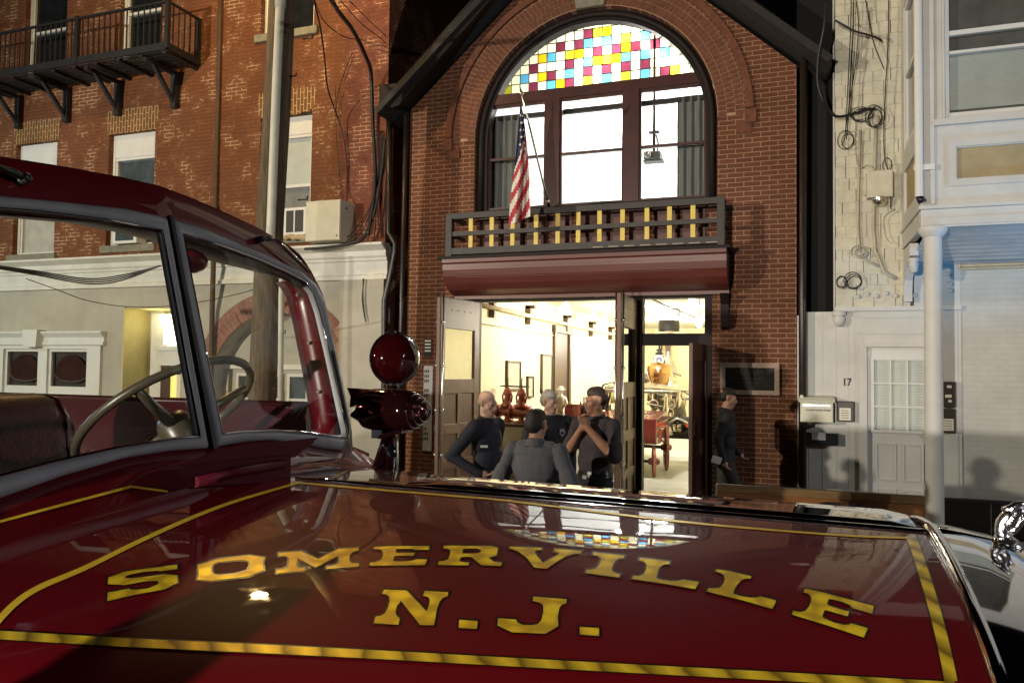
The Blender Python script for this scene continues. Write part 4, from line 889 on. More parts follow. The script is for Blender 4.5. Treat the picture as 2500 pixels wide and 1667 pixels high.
b = MB(); b.box(2.18,2.19,D-.052,D,.15,.575); b.box(3.0,3.01,D-.052,D,.15,.575); b.build('tile_joint', m_stone, wh)
b = MB(); b.box(1.40,1.90,D-.01,D+.1,2.90,3.45); b.box(.5,1.42,D+.2,D+.25,.15,9); b.build('upper_panel', m_white, wh)
for i in range(7):
    x = .78+i*.105; b = MB(); b.lathe([(.028,0),(.028,.012),(.001,.014)], (x,D-.02,3.03+.03*(i%2)), (0,-1,0), 10); b.build('patera', m_white, wh)
for i in range(3):
    b = MB(); b.lathe([(.028,0),(.028,.012),(.001,.014)], (1.80,D-.012,3.08+i*.085), (0,-1,0), 10); b.build('patera', m_white, wh)
# bay
YB = 9.0; X0 = 1.27
b = MB(); b.box(X0,7,YB,YB+.08,3.60,3.79); b.box(X0,X0+.08,YB+.08,D,3.60,3.79); b.box(X0-.02,7,YB-.03,YB+.08,3.791,3.83); b.box(X0-.02,X0+.08,YB+.081,D,3.791,3.83)
b.box(X0+.01,7,YB-.012,YB,3.62,3.70); bay = b.build('bay_fascia', m_white, wh, bevel=.004)
b = MB(); xw0, xw1 = 1.50, 3.3
# front wall of the bay with its window hole and sunken tan panel
b.prism([(X0,3.83),(7,3.83),(7,9),(X0,9)], YB+.01, YB+.10, [[(xw0,4.76),(xw1,4.76),(xw1,8.2),(xw0,8.2)],[(1.61,4.10),(3.2,4.10),(3.2,4.42),(1.61,4.42)]])
b.build('bay_wall', m_white, wh)
b = MB(); b.box(1.60,3.21,YB+.04,YB+.08,4.09,4.43); b.build('bay_panel', m_tan, wh)
b = MB(); b.prism([(1.53,4.02),(3.28,4.02),(3.28,4.50),(1.53,4.50)], YB-.012, YB+.012, [[(1.60,4.09),(3.21,4.09),(3.21,4.43),(1.60,4.43)]]); b.box(1.40,7,YB-.05,YB+.012,4.66,4.72); b.box(1.36,1.40,YB-.02,YB+.012,3.84,9); b.box(1.475,1.498,YB-.03,YB+.012,4.721,9); b.build('bay_moulding', m_white, wh)
b = MB(); y0,y1 = YB+.03,YB+.09
b.box(xw0,xw0+.05,y0,y1,4.76,8.2); b.box(xw0+.05,xw1,y0,y1,4.76,4.80); b.box(xw0+.05,xw1,y0,y1,5.62,5.67); b.box(xw0+.05,xw1,y0-.01,y1,5.42,5.45); bw_ = b.build('bay_window', m_cleanwhite, wh)
b = MB()
for i in range(31): z = 4.85+i*.0185; b.box(xw0+.05,xw1,YB+.105,YB+.11,z,z+.0165)
b.build('blind', m_blind, bw_)
b = MB(); b.box(xw0+.05,xw1,YB+.115,YB+.12,4.76,8.2); b.build('dark_screen', m_blinddark, bw_)
b = MB(); b.quad((xw0+.05,YB+.06,4.8),(xw1,YB+.06,4.8),(xw1,YB+.06,8.2),(xw0+.05,YB+.06,8.2)); b.build('pane', m_winglass, bw_)
# side of the bay
b = MB(); b.prism([(YB+.081,3.83),(D,3.83),(D,9),(YB+.081,9)], X0, X0+.08, [[(YB+.35,4.75),(D-.28,4.75),(D-.28,6.5),(YB+.35,6.5)],[(YB+.3,4.0),(D-.22,4.0),(D-.22,4.5),(YB+.3,4.5)]], axis='X'); b.build('bay_side', m_white, wh)
b = MB(); b.box(X0+.03,X0+.06,YB+.3,D-.22,4.0,4.5); b.build('bay_side_panel', m_tan, wh)
b = MB(); b.prism([(YB+.35,4.75),(D-.28,4.75),(D-.28,6.5),(YB+.35,6.5)], X0+.01, X0+.06, [[(YB+.42,4.82),(D-.35,4.82),(D-.35,5.6),(YB+.42,5.6)],[(YB+.42,5.66),(D-.35,5.66),(D-.35,6.43),(YB+.42,6.43)]], axis='X'); sw_ = b.build('bay_side_window', m_cleanwhite, wh)
b = MB(); b.box(X0+.04,X0+.045,YB+.42,D-.35,4.82,6.43); b.build('pane', m_blueglass, sw_)
b = MB(); pr_ = 6.5
for i in range(12): b.box(X0-.05,X0+.0,YB+.2+i*.1,YB+.25+i*.1,7.05,7.15)
b.box(X0-.02,X0,YB+.08,D,7.15,7.3); b.build('dentil', m_white, wh)
# soffit: corrugated metal strips under the bay, sloping down to the wall
b = MB(); n = 9
for i in range(n):
    ya = YB+.08+(D-.02-YB-.08)*i/n; yc = YB+.08+(D-.02-YB-.08)*(i+1)/n; za = 3.62-.21*i/n; zb = 3.62-.21*(i+1)/n
    b.add([(X0+.08,ya,za),(7,ya,za),(7,yc-.045,zb+.012),(X0+.08,yc-.045,zb+.012),(7,yc,zb-.012),(X0+.08,yc,zb-.012)], [(0,1,2,3),(3,2,4,5)], False)
b.build('soffit', m_soffit, wh, recalc=False)
b = MB(); b.tube([(1.9,D-.04,3.37),(7,D-.04,3.41)],.016,6); b.tube([(1.9,D-.05,3.33),(7,D-.05,3.385)],.012,6); b.build('soffit_conduit', m_wirepaint, wh)
b = MB(); pr = [(D-.002,2.95),(D-.10,2.95),(D-.11,3.02),(D-.10,3.06),(D-.14,3.2),(D-.30,3.34),(D-.52,3.42),(D-.60,3.44),(D-.60,3.58),(D-.002,3.58)]
b.prism(pr, 1.28, 1.37, axis='X'); b.lathe([(.02,0),(.045,.02),(.05,.08),(.06,.1),(.04,.12),(.06,.14),(.06,.17)],(1.325,D-.56,3.24),(0,0,1),14); b.build('bay_bracket', m_white, wh)
b = MB(); b.tube([(1.25,YB-.045,9),(1.25,YB-.045,3.92)],.042,12,cap=False); b.box(1.20,1.40,YB-.05,YB-.035,4.20,4.26); ds = b.build('bay_downspout', m_cleanwhite, wh)
b = MB(); b.lathe([(.001,0),(.038,0)],(1.25,YB-.045,3.925),(0,0,1),12); b.tube([(1.25,YB-.045,3.925),(1.28,YB-.045,3.86)],[.036,.042],10); b.build('spout_mouth', m_rubber, ds)
cl = thing('porch_column', (1.385,YB+.02,.15), 'round white steel column holding up the bay window', 'column')
b = MB(); b.lathe([(.088,.15),(.086,3.54)],(1.385,YB+.04,0),(0,0,1),28); b.build('shaft', m_white, cl)
b = MB(); b.lathe([(.09,3.50),(.13,3.545),(.14,3.57),(.14,3.60)],(1.385,YB+.04,0),(0,0,1),28); b.build('capital', m_white, cl)
# house number
b = MB(); p = O(1945,878,D); put_text(b,'17',.13,p.x,D-.008,p.z,.003,.002,.8); tag(b.build('house_number', m_ink), 'black house number 17 on the white boards', 'house number')
# mailboxes
def mail(nm, px0,py0,px1,py1, Y, mat, label, extra):
    p0, p1 = O(px0,py0,Y), O(px1,py1,Y); t = thing('mailbox', ((p0.x+p1.x)/2,Y+.06,p1.z), label, 'mailbox', 'mailboxes on the white house')
    b = MB(); b.box(p0.x,p1.x,Y,D-.001,p1.z,p0.z); b.build('body', mat, t, bevel=.01); extra(t,p0,p1,Y)
def ex1(t,p0,p1,Y):
    b = MB(); b.prism([(Y-.03,p0.z-.035),(Y-.035,p0.z-.01),(Y+.01,p0.z+.025),(D-.001,p0.z+.05),(D-.001,p0.z+.001),(Y,p0.z+.001)],p0.x-.02,p1.x+.02,axis='X'); b.build('lid', m_mailcream, t, bevel=.004)
    b = MB(); put_text(b,'174 2ND FLOOR FRONT',.027,(p0.x+p1.x)/2+.02,Y-.002,p1.z+.15,.001,.001); put_text(b,'UNIT 2',.05,p1.x-.17,Y-.002,p1.z+.21,.001,.002); b.build('lettering', m_ink, t)
    b = MB(); b.box(p0.x+.03,p1.x-.03,Y-.004,Y-.0005,p0.z-.085,p0.z-.055); b.build('slot', m_steel, t)
def ex2(t,p0,p1,Y):
    b = MB(); b.box(p0.x+.03,p1.x-.04,Y-.012,Y-.001,p1.z+.02,p1.z+.17); b.build('paper_note', m_paper, t)
    b = MB()
    for i in range(4): b.box(p0.x+.045,p1.x-.06,Y-.014,Y-.0119,p1.z+.045+i*.03,p1.z+.052+i*.03)
    b.build('writing', m_ink, t)
def ex3(t,p0,p1,Y):
    b = MB(); b.box(p0.x+.08,p0.x+.24,Y-.006,Y-.001,p1.z+.06,p1.z+.15); b.build('paper_label', M('dull_paper',(.30,.32,.34),.8), t)
def ex4(t,p0,p1,Y):
    b = MB(); b.box(p0.x+.05,p1.x-.05,Y-.006,Y-.001,p0.z-.075,p0.z-.045); b.box(p0.x+.03,p1.x-.05,Y-.007,Y-.001,p0.z-.19,p0.z-.155); b.box(p0.x+.06,p1.x-.05,Y-.0065,Y-.001,p1.z+.06,p1.z+.09); b.build('paper_label', m_paper, t)
def ex5(t,p0,p1,Y):
    b = MB(); b.box(p0.x+.01,p1.x-.03,Y-.008,Y-.001,p1.z+.03,p1.z+.17); b.build('paper_note', m_paper, t)
    b = MB()
    for i in range(4): b.box(p0.x+.02,p1.x-.045,Y-.0095,Y-.0079,p1.z+.05+i*.03,p1.z+.056+i*.03)
    b.build('writing', m_ink, t)
mail('a',1838,917,1914,971,D-.18,m_mailcream,'wide cream mailbox with black writing and a sloping lid',ex1)
mail('b',1922,921,1962,969,D-.10,m_mailbrown,'dark mailbox with a white paper note beside the cream one',ex2)
mail('c',1849,993,1926,1023,D-.10,m_mailblack,'low black mailbox below the cream mailbox',ex3)
mail('d',2164,876,2197,936,D-.10,m_mailbrown,'brown mailbox right of the column with small labels',ex4)
mail('e',2164,938,2197,995,D-.10,m_mailbrown,'brown mailbox right of the column with a big paper note, lowest',ex5)
# service cables, conduits and meter on the shingles
YW = D-.05
sv = thing('service_conduit', O(2010,420,YW), 'painted electric conduit with weatherhead running down cream shingles', 'conduit')
b = MB(); b.tube([O(x,y,YW) for x,y in ((2012,290),(2010,340),(2008,430),(2006,520),(2010,575),(2030,625),(2058,640))], .022, 8); b.build('pipe', m_wirepaint, sv)
b = MB(); b.lathe([(.03,0),(.05,.05),(.04,.11),(.001,.13)], O(2012,288,YW), (0,0,1), 12); b.build('weatherhead', m_wirepaint, sv)
b = MB(); b.tube([O(x,y,YW) for x,y in ((1976,300),(1972,420),(1970,520),(1975,580),(1990,600),(2020,612))], .016, 8); tag(b.build('service_conduit', m_wirepaint), 'thin painted conduit nearest the black netting on cream shingles', 'conduit')
p0,p1 = O(1992,392,D-.2),O(2052,450,D-.2); mt = thing('electric_meter', (p0.x,D-.1,p1.z), 'cream electric meter box with round glass meter below', 'meter')
b = MB(); b.box(p0.x,p1.x,D-.18,D-.02,p1.z,p0.z); b.build('box', m_shingle, mt, bevel=.012)
b = MB(); b.lathe([(.09,0),(.09,.05),(.06,.10),(.001,.11)], ((p0.x+p1.x)/2,D-.10,p1.z+.01), (0,0,-1), 16); b.build('meter_glass', m_nickel, mt)
wl = []
def wire(pts, Y, r=.007, mat=None, label=None, group='black cables on the white house', sub=1):
    P_ = [O(x,y,Y) if not hasattr(Y,'__len__') else O(x,y,Y[i]) for i,(x,y) in enumerate(pts)]
    # Catmull-Rom smoothing
    Q = []
    for i in range(len(P_)-1):
        a = P_[max(i-1,0)]; b_ = P_[i]; c = P_[i+1]; d = P_[min(i+2,len(P_)-1)]
        for k in range(5):
            t = k/5; Q.append(.5*((2*b_)+(c-a)*t+(2*a-5*b_+4*c-d)*t*t+(3*b_-a-3*c+d)*t**3))
    Q.append(P_[-1]); b = MB(); b.tube(Q, r, 5); return tag(b.build('cable', mat or m_wire), label, 'cable', group)
G = 'black cables on the white house'; LB = 'black cable hanging down the cream shingles of the white house'
wire([(1955,0),(1954,60),(1950,150),(1945,250),(1942,310)],YW-.12,.0065,None,LB)
wire([(1961,0),(1960,70),(1955,160),(1950,250),(1944,320)],YW-.14,.0065,None,LB)
wire([(1966,0),(1972,60),(1967,130),(1962,170),(1950,245),(1938,330)],YW-.10,.006,None,LB)
wire([(2041,0),(2040,100),(2034,200),(2030,300),(2033,370),(2046,410),(2045,480)],YW-.10,.0065,None,LB)
wire([(1988,0),(2000,70),(2010,110),(2030,158)],YW-.08,.006,None,LB)
wire([(1918,48),(1940,60),(1962,72),(1990,80),(2015,88),(2026,95)],[D-.3,D-.3,D-.28,D-.25,D-.2,D-.15],.014,None,'thick black cable crossing high over the cream shingles','thick cables on the white house')
wire([(1898,0),(1893,60),(1880,130),(1878,190),(1890,230),(1905,255),(1925,268),(1960,262),(1990,252),(2010,250)],[D-.6,D-.6,D-.5,D-.45,D-.4,D-.3,D-.25,D-.15,D-.12,D-.1],.018,None,'thickest black cable swooping past the gable end to the shingles','thick cables on the white house')
def loops(cx,cy,r,n,Y,label,mat=None,ry=None):
    c = O(cx,cy,Y); s_ = r/165; b = MB()
    for k in range(n):
        o_ = Vector((random.uniform(-.25,.25)*s_,-.01*k,random.uniform(-.25,.25)*s_)); rr_ = s_*random.uniform(.8,1.1); e_ = (ry/r if ry else 1)
        b.tube([c+o_+Vector((rr_*math.cos(a),0.01*math.sin(2*a),rr_*e_*math.sin(a))) for a in [2*PI*i/20 for i in range(21)]], .0055, 5)
    tag(b.build('cable_coil', mat or m_wire), label, 'cable coil')
loops(1944,322,14,2,YW-.05,'small black cable coil high on the cream shingles',None,18)
loops(2010,268,15,3,YW-.05,'tangled black cable coil beside the weatherhead',None,22)
loops(1978,262,18,3,YW-.05,'knotted black cable loops left of the weatherhead',None,12)
loops(2036,377,9,1,YW-.06,'single black cable loop above the meter box',None,15)
loops(1934,648,12,2,YW-.03,'black cable coil hung low at the edge of the black netting',None,14)
loops(1962,648,16,3,YW-.03,'black cable coil hung low on the cream boards')
loops(1975,578,14,4,YW-.03,'painted cable coil halfway up the cream shingles',m_wirepaint,12)
wire([(1965,350),(1972,385),(1995,380),(2012,400),(2005,430),(1985,450)],YW-.04,.006,m_wirepaint,'painted loose cable curling above the meter box','painted cables on the white house')
wire([(2050,560),(2035,545),(2030,500),(2055,480)],YW-.04,.006,m_wirepaint,'painted loose cable near the bay bracket','painted cables on the white house')
# black netting in the gap, dish, dark roof block
b = MB(); b.box(.06,.52,D+.30,D+.33,2.86,9)
tag(b.build('black_netting', m_net), 'black netting closing the gap beside the museum', 'netting')
p0 = O(1878,0,D+.4); b = MB(); b.lathe([(.001,-.03),(.10,-.02),(.15,.03),(.16,.06),(.12,.06)], (p0.x,D+.1,p0.z+.12), (.2,-.8,.5), 18); tag(b.build('satellite_dish', m_cleanwhite), 'small white dish above the museum gable end', 'dish')

# ================================================================ STREET
# utility pole with conduit
up = thing('utility_pole', O(620,700,8.2), 'tall wooden utility pole with pale conduit in front of old building', 'utility pole')
YP = 8.2
pl = [O(653,-120,YP),O(648,0,YP),O(637,240,YP),O(621,500,YP),O(612,700,YP),O(598,1000,YP)]
b = MB(); ex = pl[-1]+(pl[-1]-pl[-2])*1.2; ex.z = .16; b.tube([pl[0]+(pl[0]-pl[1])*4]+pl+[ex], [.155,.165,.168,.17,.172,.174,.176,.178], 16); b.build('pole', m_wood, up)
b = MB(); cp = [O(633,-60,YP-.17),O(632,0,YP-.17),O(618,270,YP-.17),O(604,400,YP-.17),O(620,560,YP-.17),O(625,850,YP-.19),O(622,1100,YP-.19)]
cp = [O(649,-120,YP-.20),O(644,0,YP-.20),O(634,220,YP-.20),O(623,500,YP-.20),O(620,570,YP-.20)]; cq = [O(650,560,YP-.10),O(646,680,YP-.10),O(643,1040,YP-.10)]
b.tube(cp, .056, 12); b.tube([cp[1]+Vector((0,0,-.10)),cp[1]+(cp[0]-cp[1])*.6], .068, 12); b.build('conduit', m_pvc, up); b = MB(); b.tube(cq, .036, 10); b.build('conduit', m_pvc, up)
for k,(px,py) in enumerate(((718,88),(714,258),(706,458),(680,175),(615,520),(655,765))):
    p = O(px,py,YP-.0); b = MB(); q = O(px-22 if k != 4 else px+22,py+2,YP); b.tube([q,p,p+Vector((0,0,.04))], .010, 6); b.build('step', m_black, up)
# overhead cables between pole and buildings
GC = 'overhead cables by the utility pole'
wire([(758,-5),(780,30),(812,72),(840,130),(852,170),(856,280),(862,400),(855,480),(845,540)],[7.6,8.2,9,9.8,10.2,10.35,10.35,10.3,10.2],.030,None,'thick black service cable running from the sky to the old wall',GC)
wire([(720,0),(735,60),(745,130),(752,200),(770,255),(785,300),(795,360),(797,440),(795,480)],[8.2,8.6,9.2,9.8,10.2,10.35,10.4,10.4,10.2],.012,m_redwire,'dark red cable dropping down the old brick wall',GC)
wire([(722,0),(745,50),(790,85),(830,92),(850,100),(885,108)],[8.2,8.8,9.6,10.2,10.35,10.35],.007,None,'thin sagging cable from the pole to the museum corner',GC)
wire([(780,0),(830,55),(870,85),(886,100)],[7.5,8.8,9.8,10.3],.006,None,'upper thin cable slanting to the museum gutter',GC)
wire([(800,0),(850,50),(888,85)],[7.5,9,10.3],.006,None,'topmost thin cable slanting to the museum gutter',GC)
wire([(810,120),(790,170),(775,220),(772,260)],10.4,.006,None,'thin curved cable low on the old brick wall',GC)
wire([(770,200),(772,300),(780,400),(788,480)],10.42,.005,None,'thin straight cable down the old brick wall',GC)
wire([(884,320),(876,400),(862,480),(835,545),(800,560),(750,568),(700,572)],[10.35,10.35,10.3,10.25,10.2,10.2,10.2],.022,None,'thick black cable bundle lying along the cornice end',GC)
for k in range(5):
    wire([(868+k*3,300),(870+k*2,380),(860-k*2,470),(850-k*9,530),(830-k*12,556)],[10.4]*3+[10.3,10.22],.007,None,'black cable hanging down the corner of the old brick building','black cables at the old building corner')
for k in range(4):
    wire([(-10,610+k*2),(80,622+k*3),(200,640+k*4),(280,632+k*4),(370,610)],[7.0,7.4,7.8,8.1,8.2],.009,None,'black cable sagging in front of the white cornice','black cables sagging before the cornice')
wire([(60,640),(130,665),(200,690),(300,705),(420,700),(560,672),(600,655)],[7.4,7.7,8.0,8.2,8.3,8.3,8.2],.006,None,'single thin cable sagging below the white cornice','thin cables before the stucco')
wire([(834,640),(834,690),(840,740),(832,690),(836,640)],D-.12,.008,None,'black cable looped under the cornice by the corner pilaster','looped cables at the pilaster')
# brown board with curved handles
YBd = 9.35
p0, p1 = O(1647,1119,YBd), O(2150,1142,YBd); zt2 = .755
bd = thing('wooden_bench', ((p0.x+p1.x)/2,YBd,.15), 'long brown wooden panel bench with black curved arms before the white house', 'bench')
b = MB(); b.box(p0.x,p1.x,YBd,YBd+.05,.22,zt2-.085); b.build('panel', m_board, bd, bevel=.005)
b = MB(); b.box(p0.x-.01,p1.x+.01,YBd-.012,YBd+.06,zt2-.085,zt2); b.mi = 1
b.box(p0.x-.012,p1.x+.012,YBd-.014,YBd+.062,zt2,zt2+.012); b.box(p0.x-.014,p0.x+.0,YBd-.013,YBd+.061,.2,zt2); b.build('top_rail', [M('rail_board',(.27,.16,.07),.4,var=.2,streak=(.7,4,6)), m_nickel], bd)
b = MB()
for i in range(5): b.lathe([(.010,0),(.008,.006),(.001,.008)],(p0.x+.12+i*.40,YBd-.013,zt2-.05),(0,-1,0),8)
b.build('screw', m_brass, bd)
for s_,pts in ((1,((1835,1195),(1852,1180),(1870,1162),(1895,1156),(1930,1157))),(-1,((1950,1159),(1985,1163),(2005,1180),(2030,1200),(2075,1207)))):
    b = MB(); P_ = [O(x,y,YBd-.10) for x,y in pts]; b.tube([P_[0]+Vector((0,.1,-.1))]+P_ if s_ > 0 else P_, .020, 8); b.build('arm', m_black, bd)
for x in (p0.x+.1,p1.x-.15):
    b = MB(); b.box(x,x+.06,YBd-.05,YBd+.4,.151,.215); b.box(x,x+.06,YBd+.051,YBd+.4,.35,.42); b.build('leg', m_black, bd)
b = MB(); b.box(p0.x+.02,p1.x-.02,YBd+.07,YBd+.42,.42,.45); b.build('seat', m_board, bd, bevel=.006)

# ================================================================ FIRE TRUCK
YC = 1.65
truck = thing('fire_truck', (-1.6, YC, 0), 'glossy dark red vintage fire truck with gold lettering on its hood', 'fire truck')
def HW(X): return min(.98, max(.2, .85-.237*(X+1.087)))
def HZ(X, Y):
    v = abs(Y-YC)/HW(X); zr = 1.773-.0114*(X+1.17)
    if X > .25: zr -= 1.9*(X-.25)**2.2
    d = .028*v+.06*v*v+.02*v**3
    if v > 1: d += .9*(v-1)**2
    return zr-d
def hood_hit(x, y, lift=0.0):
    d = ray(x, y); o_ = Vector((0,0,ZC)); lo, hi = .1/FPX, 4.0/FPX
    prev = lo; n = 400
    for i in range(1, n+1):
        t = lo+(hi-lo)*i/n; p = o_+d*t
        if p.z < HZ(p.x, p.y)+lift:
            a, c = prev, t
            for _ in range(25):
                m_ = (a+c)/2; p = o_+d*m_
                if p.z < HZ(p.x, p.y)+lift: c = m_
                else: a = m_
            return o_+d*((a+c)/2)
        prev = t
    return p
XF = .245
b = MB(); rowsg = []
vv = [-1.30,-1.26,-1.2,-1.12,-1.04]+[-.96+.06*i for i in range(33)]+[1.04,1.12,1.2,1.26,1.30]
XS = [-1.62+i*(XF+1.62)/40 for i in range(41)]
for X in XS:
    row = []
    for v in vv:
        Y = YC+v*HW(X); row.append((X, Y, HZ(X, Y)))
    wv = 1.33*HW(X); zs = row[0][2]
    for zz in (zs-.06, zs-.20, 1.05): row.insert(0, (X, YC-wv, zz)); row.append((X, YC+wv, zz))
    rowsg.append(row)
b.grid(rowsg); hood = b.build('hood', m_paint, truck)
for s_ in (-1,1):   # fenders under the hood
    b = MB(); secs = []
    for X,h_ in ((-1.6,1.02),(-1.2,1.05),(-.7,1.1),(-.2,1.05),(.2,.92),(.55,.7)):
        ya = YC+s_*(1.31*HW(min(X,.2))); yb_ = YC+s_*1.22
        secs.append([(X,ya,h_),(X,(ya+yb_)/2,h_+.03),(X,yb_-s_*.06,h_),(X,yb_,h_-.08),(X,yb_,h_-.35)])
    b.grid(secs); b.build('fender', m_paint, truck)
    b = MB(); b.lathe([(.30,-.13),(.46,-.13),(.50,-.08),(.50,.08),(.46,.13),(.30,.13)], (-.55,YC+s_*1.02,.5), (0,1,0), 28); tw = b.build('wheel', m_rubber, truck)
    b = MB(); b.lathe([(.001,.06),(.12,.08),(.30,.05),(.30,-.05)], (-.55,YC+s_*1.06,.5), (0,s_,0), 24); b.build('rim', m_paintdark, tw)
# chrome nose
b = MB(); rws = []
for k,(X,zo,wf) in enumerate(((XF,0,1),(.30,.003,1),(.36,.012,.99),(.43,.04,.97),(.50,.09,.95),(.55,.17,.93),(.575,.30,.92),(.58,.60,.92),(.58,1.1,.92))):
    row = []
    for v in vv:
        Y = YC+v*HW(XF)*wf; row.append((X, Y, HZ(XF, YC+v*HW(XF))-zo+.004))
    for zz in (.08,.25): row.insert(0,(X, row[0][1], row[0][2]-zz)); row.append((X,row[-1][1],row[-1][2]-zz))
    rws.append(row)
b.grid(rws); nose = b.build('radiator_shell', m_chrome, truck)
# chrome bead round the hood's front edge, hinge and spear along the ridge
b = MB(); b.tube([(XF+.002, YC+v*HW(XF), HZ(XF, YC+v*HW(XF))+.004) for v in vv], .012, 8); b.build('hood_edge_trim', m_chrome, truck)
b = MB(); b.tube([(X, YC-.008, HZ(X,YC)-.001) for X in [-1.17+i*(XF+1.16)/20 for i in range(21)]], .007, 8); b.build('hood_hinge', m_chrome, truck)
b = MB(); CRX = [-.88+i*(XF+.86)/24 for i in range(25)]; rws = []
for i, X in enumerate(CRX):
    e_ = min(1, i/1.5, (24-i)/1.0); e_ = max(.25, e_); zr_ = HZ(X,YC)
    rws.append([(X, YC+y*1.0, zr_+h*e_) for y,h in ((.012,-.004),(.013,.006),(.017,.0095),(.026,.0108),(.09,.0118),(.155,.0108),(.164,.0085),(.168,.002),(.169,-.012))])
b.grid(rws); b.build('hood_crown', m_chrome, truck)
# gold leaf lettering and stripes: outlines laid on the hood's surface
def decal(polys, name, mat, lift, cuts=2, parent=None, grow=0.0):
    b = MB()
    for outer, holes in polys:
        def off(l, sgn):
            if not grow: return l
            n = len(l); A = sum(l[i][0]*l[(i+1)%n][1]-l[(i+1)%n][0]*l[i][1] for i in range(n)); sg = (1 if A > 0 else -1)*sgn; o2 = []
            for i in range(n):
                p0, p1, p2 = Vector(l[i-1]), Vector(l[i]), Vector(l[(i+1)%n]); e1 = (p1-p0).normalized(); e2 = (p2-p1).normalized()
                n1 = Vector((e1.y,-e1.x))*sg; n2 = Vector((e2.y,-e2.x))*sg; m_ = n1+n2
                m_ = m_.normalized()/max(.5,(m_.normalized().dot(n1))) if m_.length > .1 else n1
                # the photo foreshortens the outline vertically
                o2.append((p1.x+m_.x*grow, p1.y+m_.y*grow*.75))
            return o2
        loops = [[Vector((p[0],p[1],0)) for p in off(outer,1)]]+[[Vector((p[0],p[1],0)) for p in off(h,-1)] for h in holes]
        flat = [p for l in loops for p in l]; tr = tessellate_polygon(loops)
        bm = bmesh.new(); vs = [bm.verts.new(p) for p in flat]
        for t in tr:
            try: bm.faces.new([vs[i] for i in t])
            except ValueError: pass
        bmesh.ops.subdivide_edges(bm, edges=[e for e in bm.edges if e.calc_length() > 14], cuts=cuts, use_grid_fill=True)
        bmesh.ops.triangulate(bm, faces=bm.faces)
        bm.verts.index_update()
        P_ = [hood_hit(v.co.x, v.co.y, lift) for v in bm.verts]
        b.add(P_, [tuple(v.index for v in f.verts) for f in bm.faces], True); bm.free()
    return b.build(name, mat, parent or hood, recalc=True)
def zt(pts, ox, oy, k): return [(x/k+ox, y/k+oy) for x,y in pts]
K = 5.113; K2 = 3.92
